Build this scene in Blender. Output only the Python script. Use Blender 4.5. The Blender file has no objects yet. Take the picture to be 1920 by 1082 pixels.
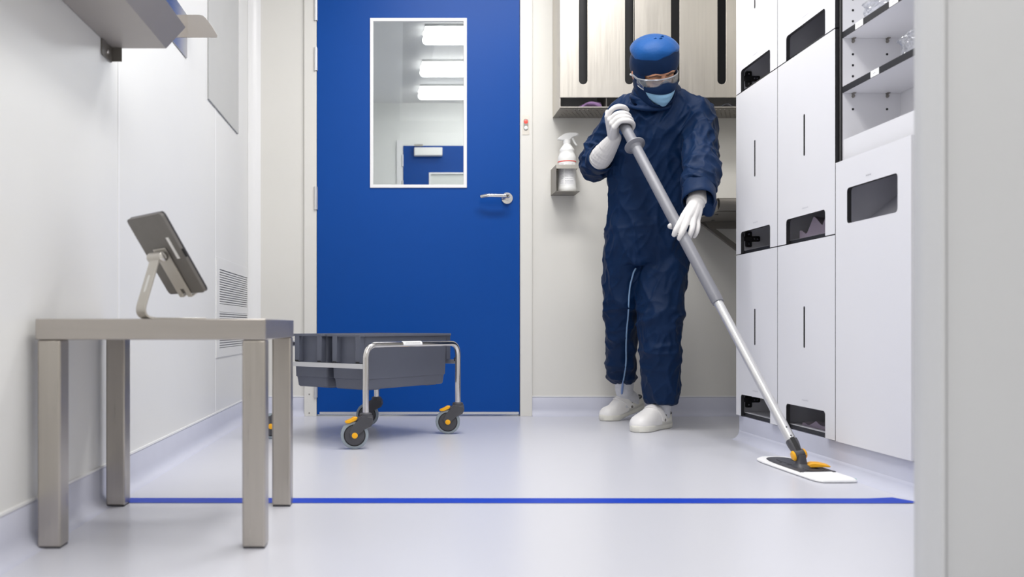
import bpy, bmesh, math, random
from mathutils import Vector, Matrix, noise, geometry
from math import pi, sin, cos, radians
random.seed(7)
V = Vector
SC = bpy.context.scene
COL = SC.collection

# ------------------------------------------------------------------ camera, world, lights, exposure
EYE = 0.435          # camera height
F = 1640.0           # focal length for a 1920 px wide frame
cam = bpy.data.cameras.new('camera')
cam.sensor_width = 36.0
cam.lens = 36.0 * F / 1920.0
cam.shift_x = 210 / 1920.0
cam.shift_y = 70 / 1920.0
cam.clip_start = 0.02
cam.dof.use_dof = True
cam.dof.focus_distance = 3.45
cam.dof.aperture_fstop = 3.6
camo = bpy.data.objects.new('camera', cam)
camo.location = (0, 0, EYE)
camo.rotation_euler = (pi / 2, 0, 0)
COL.objects.link(camo)
SC.camera = camo

w = bpy.data.worlds.new('world'); SC.world = w
w.use_nodes = True
w.node_tree.nodes['Background'].inputs[0].default_value = (0.8, 0.85, 1, 1)
w.node_tree.nodes['Background'].inputs[1].default_value = 0.25

SC.view_settings.view_transform = 'Standard'
SC.view_settings.look = 'None'
SC.view_settings.gamma = 1.0
SC.view_settings.use_curve_mapping = False
SC.view_settings.exposure = -0.34
try:
    SC.cycles.use_denoising = True
    SC.cycles.max_bounces = 10
    SC.cycles.diffuse_bounces = 6
    SC.cycles.transparent_max_bounces = 12
    SC.cycles.sample_clamp_indirect = 6
except Exception:
    pass

def area_light(name, loc, sx, sy, watts, rot=(0, 0, 0), color=(1.0, 0.987, 0.968)):
    l = bpy.data.lights.new(name, 'AREA')
    l.shape = 'RECTANGLE'; l.size = sx; l.size_y = sy
    l.energy = watts; l.color = color
    o = bpy.data.objects.new(name, l)
    o.location = loc; o.rotation_euler = rot
    COL.objects.link(o)
    return o

CEIL = 2.5
area_light('ceiling_or_fill_light', (0.55, 3.15, CEIL - 0.02), 1.2, 0.30, 36)
area_light('ceiling_or_fill_light', (0.40, 1.95, CEIL - 0.02), 0.30, 1.2, 26)
area_light('ceiling_or_fill_light', (0.30, 0.35, CEIL - 0.02), 0.60, 1.2, 27)  # unseen anteroom light, added to brighten the near floor and jamb
area_light('ceiling_or_fill_light', (0.60, -1.1, CEIL - 0.02), 1.2, 0.60, 14)  # unseen light behind the camera, added as front fill
area_light('ceiling_or_fill_light', (0.9, 6.2, CEIL - 0.03), 1.8, 1.8, 38)  # extra fill added in the far room beside its visible tubes

# ------------------------------------------------------------------ helpers
def lin(c):
    c = c / 255.0
    return c / 12.92 if c <= 0.04045 else ((c + 0.055) / 1.055) ** 2.4
def rgb(r, g, b): return (lin(r), lin(g), lin(b), 1)

def P(px, py, Y):
    """the point at depth Y (metres from the camera) that the photo shows at px, py"""
    return V(((px - 750) * Y / F, Y, EYE - (py - 611) * Y / F))

def mat(name, col, rough=0.5, metal=0.0, spec=0.5, vary=0.0, vscale=8.0, bump=0.0, bscale=60.0,
        stretch=(1, 1, 1), sheen=0.0, coat=0.0, emit=None, estr=0.0, rvary=0.0, sub=0.0):
    m = bpy.data.materials.new(name); m.use_nodes = True
    nt = m.node_tree; N = nt.nodes; L = nt.links
    b = N['Principled BSDF']
    b.inputs['Base Color'].default_value = col
    b.inputs['Roughness'].default_value = rough
    b.inputs['Metallic'].default_value = metal
    b.inputs['Specular IOR Level'].default_value = spec
    if sheen: b.inputs['Sheen Weight'].default_value = sheen; b.inputs['Sheen Roughness'].default_value = 0.4
    if coat: b.inputs['Coat Weight'].default_value = coat; b.inputs['Coat Roughness'].default_value = 0.15
    if sub:
        b.inputs['Subsurface Weight'].default_value = sub
        b.inputs['Subsurface Radius'].default_value = (0.01, 0.004, 0.002)
    if emit: b.inputs['Emission Color'].default_value = emit; b.inputs['Emission Strength'].default_value = estr
    if vary or bump or rvary:
        tc = N.new('ShaderNodeTexCoord'); mp = N.new('ShaderNodeMapping')
        mp.inputs['Scale'].default_value = stretch
        L.new(tc.outputs['Object'], mp.inputs['Vector'])
    if vary or rvary:
        nz = N.new('ShaderNodeTexNoise'); nz.inputs['Scale'].default_value = vscale; nz.inputs['Detail'].default_value = 5
        L.new(mp.outputs[0], nz.inputs['Vector'])
    if vary:
        mr = N.new('ShaderNodeMapRange')
        mr.inputs['From Min'].default_value = 0.3; mr.inputs['From Max'].default_value = 0.7
        mr.inputs['To Min'].default_value = 1 - vary; mr.inputs['To Max'].default_value = 1 + vary
        L.new(nz.outputs['Fac'], mr.inputs['Value'])
        mx = N.new('ShaderNodeVectorMath'); mx.operation = 'SCALE'
        mx.inputs[0].default_value = col[:3]
        L.new(mr.outputs[0], mx.inputs['Scale'])
        L.new(mx.outputs[0], b.inputs['Base Color'])
    if rvary:
        mr = N.new('ShaderNodeMapRange')
        mr.inputs['From Min'].default_value = 0.3; mr.inputs['From Max'].default_value = 0.7
        mr.inputs['To Min'].default_value = max(0.02, rough - rvary); mr.inputs['To Max'].default_value = rough + rvary
        L.new(nz.outputs['Fac'], mr.inputs['Value'])
        L.new(mr.outputs[0], b.inputs['Roughness'])
    if bump:
        n2 = N.new('ShaderNodeTexNoise'); n2.inputs['Scale'].default_value = bscale; n2.inputs['Detail'].default_value = 4
        L.new(mp.outputs[0], n2.inputs['Vector'])
        bp = N.new('ShaderNodeBump'); bp.inputs['Strength'].default_value = bump; bp.inputs['Distance'].default_value = 0.01
        L.new(n2.outputs['Fac'], bp.inputs['Height'])
        L.new(bp.outputs[0], b.inputs['Normal'])
    return m

def clear_mat(name, tint=(1, 1, 1, 1), gloss=0.06, white=0.0, rough=0.03, bump=0.0, bscale=40, fres=0.5):
    """thin clear sheet: see-through, with a fresnel reflection and an optional milky share"""
    m = bpy.data.materials.new(name); m.use_nodes = True
    nt = m.node_tree; N = nt.nodes; L = nt.links
    for n in list(N): N.remove(n)
    out = N.new('ShaderNodeOutputMaterial')
    tr = N.new('ShaderNodeBsdfTransparent'); tr.inputs[0].default_value = tint
    gl = N.new('ShaderNodeBsdfGlossy'); gl.inputs['Roughness'].default_value = rough
    df = N.new('ShaderNodeBsdfDiffuse'); df.inputs[0].default_value = (0.85, 0.87, 0.9, 1)
    m1 = N.new('ShaderNodeMixShader'); m1.inputs[0].default_value = white
    L.new(tr.outputs[0], m1.inputs[1]); L.new(df.outputs[0], m1.inputs[2])
    lw = N.new('ShaderNodeLayerWeight'); lw.inputs['Blend'].default_value = 0.25
    ma = N.new('ShaderNodeMath'); ma.operation = 'MULTIPLY_ADD'; ma.inputs[1].default_value = fres; ma.inputs[2].default_value = gloss
    ma.use_clamp = True
    L.new(lw.outputs['Fresnel'], ma.inputs[0])
    m2 = N.new('ShaderNodeMixShader')
    L.new(ma.outputs[0], m2.inputs[0]); L.new(m1.outputs[0], m2.inputs[1]); L.new(gl.outputs[0], m2.inputs[2])
    if bump:
        tc = N.new('ShaderNodeTexCoord')
        nz = N.new('ShaderNodeTexNoise'); nz.inputs['Scale'].default_value = bscale
        L.new(tc.outputs['Object'], nz.inputs['Vector'])
        bp = N.new('ShaderNodeBump'); bp.inputs['Strength'].default_value = bump; bp.inputs['Distance'].default_value = 0.01
        L.new(nz.outputs['Fac'], bp.inputs['Height']); L.new(bp.outputs[0], gl.inputs['Normal'])
    L.new(m2.outputs[0], out.inputs[0])
    return m

WL = {}
def wloc(o): return WL.get(o.name, V((0, 0, 0)))

def obj(name, bm, m, parent=None, angle=38, bevel=0.0, segs=2, label=None, subsurf=0, solid=0.0):
    """link the bmesh as one object; coordinates in bm are world coordinates"""
    bmesh.ops.remove_doubles(bm, verts=bm.verts, dist=1e-6)
    base = wloc(parent) if parent else V((0, 0, 0))
    if base.length: bmesh.ops.translate(bm, verts=bm.verts, vec=-base)
    bmesh.ops.recalc_face_normals(bm, faces=bm.faces)
    me = bpy.data.meshes.new(name); bm.to_mesh(me); bm.free()
    for mm in (m if isinstance(m, (list, tuple)) else [m]): me.materials.append(mm)
    return finish(name, me, parent, angle, bevel, segs, label, subsurf, solid)

def finish(name, me, parent=None, angle=38, bevel=0.0, segs=2, label=None, subsurf=0, solid=0.0):
    if angle:
        me.shade_smooth()
        if angle < 180: me.set_sharp_from_angle(angle=radians(angle))
    o = bpy.data.objects.new(name, me); COL.objects.link(o)
    if parent:
        o.parent = parent
        WL[o.name] = wloc(parent)
    if solid:
        s = o.modifiers.new('solid', 'SOLIDIFY'); s.thickness = solid; s.offset = 0
    if bevel:
        b = o.modifiers.new('bevel', 'BEVEL'); b.width = bevel; b.segments = segs
        b.limit_method = 'ANGLE'; b.angle_limit = radians(40)
        b.harden_normals = False
    if subsurf:
        s = o.modifiers.new('sub', 'SUBSURF'); s.levels = subsurf; s.render_levels = subsurf
    if label: o['label'] = label
    return o

def thing(name, label, cat, loc, group=None):
    o = bpy.data.objects.new(name, None); COL.objects.link(o)
    o.empty_display_size = 0.05
    o.location = loc; WL[o.name] = V(loc)
    o['label'] = label; o['category'] = cat; o['kind'] = 'thing'
    if group: o['group'] = group
    return o
def tag(o, label, cat, group=None, kind='thing'):
    o['label'] = label; o['category'] = cat; o['kind'] = kind
    if group: o['group'] = group
    return o
def struct(name, bm, m, **k):
    o = obj(name, bm, m, **k); o['kind'] = 'structure'; return o
def struct_empty(name, loc, label=None):
    o = bpy.data.objects.new(name, None); COL.objects.link(o); o.location = loc; WL[o.name] = V(loc)
    o['kind'] = 'structure'
    if label: o['label'] = label
    return o

B = bmesh.new
def box(bm, x0, x1, y0, y1, z0, z1, mi=0):
    vs = [bm.verts.new((x, y, z)) for z in (z0, z1) for y in (y0, y1) for x in (x0, x1)]
    for q in ((0, 2, 3, 1), (4, 5, 7, 6), (0, 1, 5, 4), (2, 6, 7, 3), (0, 4, 6, 2), (1, 3, 7, 5)):
        f = bm.faces.new([vs[i] for i in q]); f.material_index = mi
    return vs
def obox(bm, c, ax, ay, az, hx, hy, hz, mi=0):
    """box at centre c along unit axes with half sizes"""
    vs = [bm.verts.new(c + ax * (hx * a) + ay * (hy * b) + az * (hz * d)) for d in (-1, 1) for b in (-1, 1) for a in (-1, 1)]
    for q in ((0, 2, 3, 1), (4, 5, 7, 6), (0, 1, 5, 4), (2, 6, 7, 3), (0, 4, 6, 2), (1, 3, 7, 5)):
        f = bm.faces.new([vs[i] for i in q]); f.material_index = mi
def frame_of(d):
    d = d.normalized()
    a = V((0, 0, 1)) if abs(d.z) < 0.9 else V((1, 0, 0))
    u = d.cross(a).normalized(); v = d.cross(u).normalized()
    return u, v
def loft(bm, rings, cap=True, mi=0):
    vv = [[bm.verts.new(p) for p in r] for r in rings]
    n = len(vv[0])
    for a, b in zip(vv[:-1], vv[1:]):
        for i in range(n):
            f = bm.faces.new((a[i], a[(i + 1) % n], b[(i + 1) % n], b[i])); f.material_index = mi
    if cap:
        f = bm.faces.new(list(reversed(vv[0]))); f.material_index = mi
        f = bm.faces.new(vv[-1]); f.material_index = mi
    return vv
def ring(c, u, v, n=24, ex=1.0, ph=0.0):
    out = []
    for i in range(n):
        t = 2 * pi * i / n + ph
        ct, st = cos(t), sin(t)
        if ex != 1.0:
            ct = math.copysign(abs(ct) ** ex, ct); st = math.copysign(abs(st) ** ex, st)
        out.append(c + u * ct + v * st)
    return out
def cyl(bm, p0, p1, r, n=24, r1=None, mi=0, cap=True):
    p0, p1 = V(p0), V(p1)
    u, v = frame_of(p1 - p0); r1 = r if r1 is None else r1
    loft(bm, [ring(p0, u * r, v * r, n), ring(p1, u * r1, v * r1, n)], cap=cap, mi=mi)
def lathe(bm, p0, axis, prof, n=32, mi=0, cap=True, sx=1.0):
    """profile of (distance along axis, radius)"""
    axis = V(axis).normalized(); u, v = frame_of(axis)
    loft(bm, [ring(V(p0) + axis * t, u * max(r, 1e-5) * sx, v * max(r, 1e-5), n) for t, r in prof], cap=cap, mi=mi)
def catmull(pts, sub):
    P_ = [pts[0] * 2 - pts[1]] + list(pts) + [pts[-1] * 2 - pts[-2]]
    out = []
    for i in range(1, len(P_) - 2):
        a, b, c, d = P_[i - 1], P_[i], P_[i + 1], P_[i + 2]
        for k in range(sub):
            t = k / sub
            out.append(0.5 * ((2 * b) + (c - a) * t + (2 * a - 5 * b + 4 * c - d) * t * t + (3 * b - a - 3 * c + d) * t ** 3))
    out.append(pts[-1])
    return out
def tube(bm, pts, rad, n=16, sub=6, round_ends=True, mi=0, flat=None, smooth=True):
    """round tube through the points; rad one number or one per point; flat=(vector, factor) squashes along a direction"""
    pts = [V(p) for p in pts]
    rr = rad if isinstance(rad, (list, tuple)) else [rad] * len(pts)
    if smooth and len(pts) > 2:
        rs = catmull([V((r, 0, 0)) for r in rr], sub); cs = catmull(pts, sub); rs = [max(1e-4, a.x) for a in rs]
    else:
        cs, rs = pts, list(rr)
    k = len(cs)
    tans = [((cs[min(i + 1, k - 1)] - cs[max(i - 1, 0)]).normalized()) for i in range(k)]
    u, v = frame_of(tans[0])
    rings = []
    frames = []
    for i in range(k):
        if i:
            q = tans[i - 1].rotation_difference(tans[i]); u = q @ u; v = q @ v
        frames.append((u.copy(), v.copy()))
    def mk(c, f, r):
        pts_ = ring(V((0, 0, 0)), f[0] * r, f[1] * r, n)
        if flat:
            d, s = flat; d = V(d).normalized()
            pts_ = [p + d * (p.dot(d) * (s - 1)) for p in pts_]
        return [c + p for p in pts_]
    if round_ends:
        for a in (85, 60, 35, 15):
            rings.append(mk(cs[0] - tans[0] * rs[0] * sin(radians(a)), frames[0], rs[0] * cos(radians(a))))
    for i in range(k): rings.append(mk(cs[i], frames[i], rs[i]))
    if round_ends:
        for a in (15, 35, 60, 85):
            rings.append(mk(cs[-1] + tans[-1] * rs[-1] * sin(radians(a)), frames[-1], rs[-1] * cos(radians(a))))
    loft(bm, rings, mi=mi)
def fillet(pts, r, seg=6):
    """polyline with rounded corners"""
    pts = [V(p) for p in pts]; out = [pts[0]]
    for a, b, c in zip(pts[:-2], pts[1:-1], pts[2:]):
        d0 = (a - b).normalized(); d1 = (c - b).normalized()
        rr = min(r, (a - b).length * 0.49, (c - b).length * 0.49)
        p0 = b + d0 * rr; p1 = b + d1 * rr
        for i in range(seg + 1):
            t = i / seg
            out.append(p0 * (1 - t) ** 2 + b * 2 * t * (1 - t) + p1 * t * t)
    out.append(pts[-1])
    return out
def rrect(x0, x1, y0, y1, r, seg=5, corners=(1, 1, 1, 1)):
    """rounded rectangle, corners order: (x0,y0) (x1,y0) (x1,y1) (x0,y1)"""
    out = []
    for (cx, cy, a0), on in zip(((x0, y0, 180), (x1, y0, 270), (x1, y1, 0), (x0, y1, 90)), corners):
        if on and r > 0:
            ox = cx + (r if cx == x0 else -r); oy = cy + (r if cy == y0 else -r)
            for i in range(seg + 1):
                t = radians(a0 + 90 * i / seg); out.append((ox + r * cos(t), oy + r * sin(t)))
        else: out.append((cx, cy))
    return out
def inside(p, lp):
    x, y = p; c = False; j = len(lp) - 1
    for i in range(len(lp)):
        xi, yi = lp[i][0], lp[i][1]; xj, yj = lp[j][0], lp[j][1]
        if (yi > y) != (yj > y) and x < (xj - xi) * (y - yi) / (yj - yi) + xi: c = not c
        j = i
    return c
def plate(bm, loops, to3, depth, mi_face=0, mi_edge=0, mi_back=None):
    """flat plate with holes: loops[0] outline, the rest holes, in 2D; to3(a,b) -> Vector; depth Vector"""
    pts, ed = [], []
    for lp in loops:
        k = len(pts); n = len(lp)
        pts += [V((p[0], p[1])) for p in lp]
        ed += [(k + i, k + (i + 1) % n) for i in range(n)]
    vs, _, fs, _, _, _ = geometry.delaunay_2d_cdt(pts, ed, [], 0, 1e-7)
    lo = [bm.verts.new(to3(p.x, p.y)) for p in vs]; hi = [bm.verts.new(v.co + depth) for v in lo]
    cnt = {}
    for f in fs:
        c = sum((vs[i] for i in f), V((0, 0))) / len(f)
        if not inside(c, loops[0]) or any(inside(c, h) for h in loops[1:]): continue
        bm.faces.new([lo[i] for i in f]).material_index = mi_face
        bm.faces.new([hi[i] for i in reversed(f)]).material_index = mi_face if mi_back is None else mi_back
        for i in range(len(f)):
            a, b = f[i], f[(i + 1) % len(f)]
            cnt[(a, b)] = cnt.get((a, b), 0) + 1
    for (a, b) in cnt:
        if (b, a) not in cnt: bm.faces.new((lo[b], lo[a], hi[a], hi[b])).material_index = mi_edge
    bmesh.ops.delete(bm, geom=[v for v in lo + hi if not v.link_faces], context='VERTS')
def evaluate(bm, mods, mats):
    """apply modifiers to a bmesh without operators"""
    me = bpy.data.meshes.new('tmp'); bm.to_mesh(me); bm.free()
    o = bpy.data.objects.new('tmp', me); COL.objects.link(o)
    for kind, kw in mods:
        md = o.modifiers.new(kind, kind)
        for k_, v_ in kw.items(): setattr(md, k_, v_)
    dg = bpy.context.evaluated_depsgraph_get(); dg.update()
    res = bpy.data.meshes.new_from_object(o.evaluated_get(dg))
    bpy.data.objects.remove(o); bpy.data.meshes.remove(me)
    res.materials.clear()
    for m in mats: res.materials.append(m)
    return res
def merged(bm, voxel, smooth=4, fac=0.5, mats=(), disp=None, decimate=None):
    bmesh.ops.recalc_face_normals(bm, faces=bm.faces)
    mods = [('REMESH', dict(mode='VOXEL', voxel_size=voxel, use_smooth_shade=True)),
            ('SMOOTH', dict(iterations=smooth, factor=fac))]
    me = evaluate(bm, mods, mats)
    if disp:
        nrm = [v.normal.copy() for v in me.vertices]
        for v, n in zip(me.vertices, nrm): v.co = v.co + n * disp(v.co, n)
        me.update()
    return me
def shift_mesh(me, parent):
    b = wloc(parent)
    for v in me.vertices: v.co -= b
    me.update(); return me
def marks(bm, c, du, dv, n, wid, hgt, lift, mi=0):
    """a short line of small print, as dark strokes, centred at c along du"""
    x = -wid / 2
    rnd = random.Random(n)
    while x < wid / 2 - hgt * 0.3:
        l = hgt * rnd.uniform(0.35, 0.8)
        for (a, b, hh) in ((0, 0.22, 1.0), (0.3, 0.75, 0.25)):
            c0 = c + du * (x + l * (a + b) / 2)
            hw = l * (b - a) / 2
            vs = [bm.verts.new(c0 + du * (sx * hw) + dv * (sy * hgt * hh / 2) + lift) for sx, sy in ((-1, -1), (1, -1), (1, 1), (-1, 1))]
            bm.faces.new(vs).material_index = mi
        x += l + hgt * 0.25

# ------------------------------------------------------------------ materials
M = {}
M['wall'] = mat('wall_paint', rgb(224, 222, 216), 0.45, vary=0.012, vscale=3, bump=0.03, bscale=220)
M['wall_left'] = mat('wall_laminate', rgb(228, 228, 226), 0.32, vary=0.01, vscale=3, bump=0.02, bscale=200)
M['jamb'] = mat('jamb_paint', rgb(206, 207, 208), 0.42, vary=0.008, vscale=3, bump=0.02, bscale=200)
M['trim'] = mat('trim_white', rgb(236, 236, 236), 0.35)
M['ceil'] = mat('ceiling_white', rgb(235, 235, 235), 0.7)
M['floor'] = mat('floor_vinyl', rgb(208, 209, 217), 0.28, vary=0.004, vscale=3)
M['cove'] = mat('coved_vinyl', rgb(204, 206, 220), 0.4, vary=0.015, vscale=14)
M['blue'] = mat('door_blue', rgb(0, 70, 152), 0.40, spec=0.2, vary=0.02, vscale=2, bump=0.02, bscale=250)
M['alu'] = mat('satin_aluminium', rgb(215, 215, 216), 0.32, 0.75, vary=0.03)
M['steel'] = mat('brushed_steel', rgb(186, 180, 172), 0.32, 1.0, vary=0.03, vscale=6, bump=0.015, bscale=30, stretch=(20, 20, 1), rvary=0.05)
M['steel_h'] = mat('brushed_steel_flat', rgb(182, 176, 170), 0.36, 1.0, vary=0.03, vscale=6, bump=0.015, bscale=30, stretch=(1, 20, 20), rvary=0.05)
M['steel_c'] = mat('steel_cabinet_sheet', rgb(208, 203, 194), 0.40, 0.85, vary=0.03, vscale=5, bump=0.04, bscale=25, stretch=(30, 30, 1), rvary=0.05)
M['chrome'] = mat('polished_steel', rgb(225, 222, 218), 0.12, 1.0, vary=0.02)
M['dark_steel'] = mat('dark_steel', rgb(128, 124, 118), 0.45, 0.6, vary=0.05)
M['mid_steel'] = mat('grey_steel', rgb(150, 146, 140), 0.45, 0.7, vary=0.04)
M['trough'] = mat('satin_trough_steel', rgb(172, 167, 163), 0.5, 0.5, vary=0.03)
M['black'] = mat('black_plastic', rgb(22, 22, 24), 0.5, vary=0.05)
M['core'] = mat('black_laminate_core', rgb(30, 30, 33), 0.5, vary=0.06, vscale=40)
M['hpl'] = mat('white_laminate', rgb(227, 227, 231), 0.38, vary=0.008, vscale=4, bump=0.015, bscale=200)
M['hpl_in'] = mat('grey_laminate', rgb(212, 212, 219), 0.45, vary=0.03, vscale=6)
M['dgrey'] = mat('dark_grey_plastic', rgb(70, 70, 75), 0.45, vary=0.06, vscale=30, bump=0.05, bscale=300)
M['mop_grey'] = mat('grey_grip', rgb(120, 121, 128), 0.42, vary=0.03, vscale=20, bump=0.05, bscale=200)
M['yellow'] = mat('yellow_plastic', rgb(250, 180, 10), 0.4, vary=0.02)
M['tyre'] = mat('grey_tyre', rgb(150, 160, 168), 0.55, vary=0.02)
M['bin'] = mat('grey_bin_plastic', rgb(92, 96, 109), 0.5, vary=0.03, vscale=8, bump=0.04, bscale=260)
M['white_pl'] = mat('white_plastic', rgb(238, 238, 236), 0.4, vary=0.01)
M['paper'] = mat('white_paper', rgb(245, 245, 245), 0.6, vary=0.01)
M['ink_light'] = mat('pale_ink', rgb(172, 172, 180), 0.7, vary=0.05)
M['ink'] = mat('grey_ink', rgb(110, 110, 118), 0.7, vary=0.05)
M['red'] = mat('red_print', rgb(228, 80, 70), 0.5, vary=0.02)
M['pad'] = mat('white_microfibre', rgb(248, 248, 248), 0.9, bump=0.25, bscale=700, sheen=0.2)
M['teal'] = mat('teal_tag', rgb(120, 190, 180), 0.7, vary=0.04)
M['tape'] = mat('blue_tape', rgb(0, 58, 182), 0.45, spec=0.2, vary=0.05, vscale=25)
M['purple'] = mat('mauve_fabric', rgb(142, 130, 146), 0.8, vary=0.06, vscale=20, bump=0.15, bscale=400, sheen=0.2)
M['violet'] = mat('violet_fabric', rgb(128, 98, 140), 0.8, vary=0.08, vscale=30, bump=0.15, bscale=300, sheen=0.2)
M['grey_panel'] = mat('grey_glass_panel', rgb(180, 181, 181), 0.2, vary=0.02, vscale=4)
M['ventdark'] = mat('vent_shadow_gap', rgb(165, 165, 167), 0.8)
M['sole'] = mat('ivory_rubber', rgb(228, 226, 216), 0.6, vary=0.02, bump=0.05, bscale=200)
M['clog'] = mat('white_leather', rgb(236, 234, 232), 0.42, vary=0.015, bump=0.04, bscale=150)
M['sock'] = mat('white_sock', rgb(214, 215, 220), 0.9, bump=0.3, bscale=300, vary=0.03, vscale=60)
M['glove'] = mat('white_glove', rgb(208, 206, 205), 0.62, bump=0.06, bscale=180, vary=0.02, vscale=30, sheen=0.1)
M['cloth'] = mat('navy_cloth', rgb(0, 32, 68), 0.6, spec=0.2, vary=0.10, vscale=5, bump=0.10, bscale=90, sheen=0.02)
M['cap'] = mat('navy_cap_cloth_toplit', rgb(4, 70, 132), 0.55, spec=0.2, vary=0.08, vscale=12, bump=0.12, bscale=90, sheen=0.15)  # thinner navy cloth, lightened with the top light on the dome
M['mask'] = mat('light_blue_mask', rgb(135, 178, 208), 0.85, bump=0.12, bscale=250, vary=0.03, vscale=40)
M['skin'] = mat('skin', rgb(205, 150, 118), 0.5, vary=0.06, vscale=30, bump=0.05, bscale=200, sub=0.12)
M['brow'] = mat('brown_hair', rgb(74, 50, 36), 0.7, vary=0.1, vscale=80)
M['zip'] = mat('pale_blue_zip', rgb(120, 150, 185), 0.5, vary=0.05, vscale=90)
M['tab_back'] = mat('tablet_case_grey', rgb(112, 109, 106), 0.5, vary=0.04, vscale=40)
M['tab_edge'] = mat('tablet_dark_edge', rgb(58, 58, 64), 0.4, vary=0.03)
M['screen'] = mat('dark_screen_glass', rgb(12, 12, 14), 0.08)
M['stand'] = mat('stand_aluminium', rgb(205, 201, 194), 0.38, 0.55, vary=0.03)
M['clear'] = clear_mat('clear_glass', (0.95, 0.965, 0.96, 1), 0.0, 0.0, fres=0.2)
M['goggle'] = clear_mat('clear_lens', (0.80, 0.83, 0.86, 1), 0.10, 0.05, 0.06)
M['goggle_f'] = clear_mat('clear_frame', (0.80, 0.84, 0.9, 1), 0.16, 0.32, 0.12)
M['bag'] = clear_mat('clear_bag_film', (0.96, 0.97, 1, 1), 0.16, 0.10, 0.10, bump=0.7, bscale=35)
M['led_red'] = mat('red_lamp', rgb(240, 90, 80), 0.3, emit=rgb(255, 60, 50), estr=0.9)
M['tube'] = mat('lamp_tube', rgb(255, 255, 255), 0.4, emit=(1, 1, 1, 1), estr=5.0)
M['far_wall'] = mat('far_wall_paint', rgb(232, 233, 230), 0.5, vary=0.01)
M['far_ceil'] = mat('far_ceiling_mottled', rgb(212, 212, 212), 0.5, vary=0.06, vscale=60, rvary=0.1, bump=0.2, bscale=60)  # mottle stands for dirt and reflections on the door pane

# ------------------------------------------------------------------ setting
XL, XR, YB, YR = -0.728, 1.75, 4.227, -2.0
bm = B(); box(bm, XL - .1, XR + .1, YR, 8.2, -0.06, 0.0); struct('floor', bm, M['floor'])
bm = B(); box(bm, XL - .1, XR + .1, YR, YB + .05, CEIL, CEIL + .06); struct('ceiling', bm, M['ceil'])
bm = B(); box(bm, XL - .1, XL, YR, YB + .1, 0, CEIL); struct('wall_left', bm, M['wall_left'])
bm = B(); box(bm, XR, XR + .1, YR, YB + .1, 0, CEIL); struct('wall_right', bm, M['wall'])
bm = B(); box(bm, XL - .1, XR + .1, YR - .1, YR, 0, CEIL); struct('wall_rear', bm, M['wall'])
# back wall with the doorway
DX0, DX1, DZ = -0.400, 0.577, 2.10
bm = B()
box(bm, XL, DX0 - .05, YB, YB + .1, 0, CEIL); box(bm, DX1 + .05, XR, YB, YB + .1, 0, CEIL)
box(bm, DX0 - .05, DX1 + .05, YB, YB + .1, DZ + .05, CEIL)
struct('wall_back', bm, M['wall'])
# the wall with the doorway the camera looks through
JX, JY0, JY1 = 0.739, 1.20, 1.2625
def arcp(cx, cy, r, t0, t1, k=6): return [V((cx + r * cos(radians(t0 + (t1 - t0) * i / k)), cy + r * sin(radians(t0 + (t1 - t0) * i / k)), 0)) for i in range(k + 1)]
prof = [V((XR, JY0, 0)), V((JX + .0135, JY0, 0))] + [V((JX + .0120, JY0 + .001, 0)), V((JX + .0112, JY0 + .008, 0)), V((JX + .0096, JY0 + .008, 0)), V((JX + .0090, JY0, 0))] + \
       arcp(JX + .0050, JY0 - .001, .0040, 0, -180, 8) + [V((JX + .0012, JY0 + .022, 0)), V((JX + .0002, JY0 + .026, 0)), V((JX + .0006, JY1 - .004, 0)), V((JX + .004, JY1, 0)), V((XR, JY1, 0))]
bm = B(); loft(bm, [[p.copy() for p in prof], [p + V((0, 0, CEIL)) for p in prof]]); struct('wall_front', bm, M['jamb'], angle=40)

# coved vinyl skirting: profile height hgt, radius at the floor
def skirting(name, p0, p1, inward, hgt=0.088, m=None):
    p0, p1, n = V(p0), V(p1), V(inward)
    pr = [(0, 0), (0.034, 0), (0.034, 0.0002)]
    for i in range(7):
        t = radians(90 * i / 6); pr.append((0.034 - 0.031 * sin(t), 0.0002 + 0.034 * (1 - cos(t))))
    pr += [(0.003, hgt - .003), (0.001, hgt), (0, hgt)]
    bm = B(); loft(bm, [[p0 + n * a + V((0, 0, b)) for a, b in pr], [p1 + n * a + V((0, 0, b)) for a, b in pr]])
    bb = bm
    return struct(name, bb, M['cove'], angle=75)
skirting('baseboard_left', (XL, YR, 0), (XL, YB, 0), (1, 0, 0))
skirting('baseboard_back', (DX1 + .06, YB, 0), (XR, YB, 0), (0, -1, 0), 0.091)
skirting('baseboard_back_left', (XL, YB, 0), (DX0 - .06, YB, 0), (0, -1, 0), 0.091)
for i, (a, b) in enumerate((((XL, YR), (XL + .004, YB)), ((DX1 + .06, YB - .004), (XR, YB)), ((XL, YB - .004), (DX0 - .06, YB)))):
    bm = B(); box(bm, a[0], b[0], a[1], b[1], .0885 if i == 0 else .0915, .094 if i == 0 else .097)
    struct('trim_%d' % (i + 1), bm, M['trim'])
# corner cove between left and back wall
bm = B(); pr = [(XL, YB), (XL, YB - .05)]
for i in range(9):
    t = radians(90 * i / 8); pr.append((XL + .05 * (1 - cos(t)) + .001, YB - .05 * (1 - sin(t)) - .001))
pr.append((XL + .055, YB))
loft(bm, [[V((a, b, .09)) for a, b in pr], [V((a, b, CEIL)) for a, b in pr]]); struct('trim_4', bm, M['trim'], angle=60)
# upright joints of the left wall panels
for i, y in enumerate((2.262, 3.452)):
    bm = B(); box(bm, XL, XL + .0012, y - .006, y + .006, .094, CEIL); struct('trim_%d' % (5 + i), bm, M['trim'])
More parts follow.
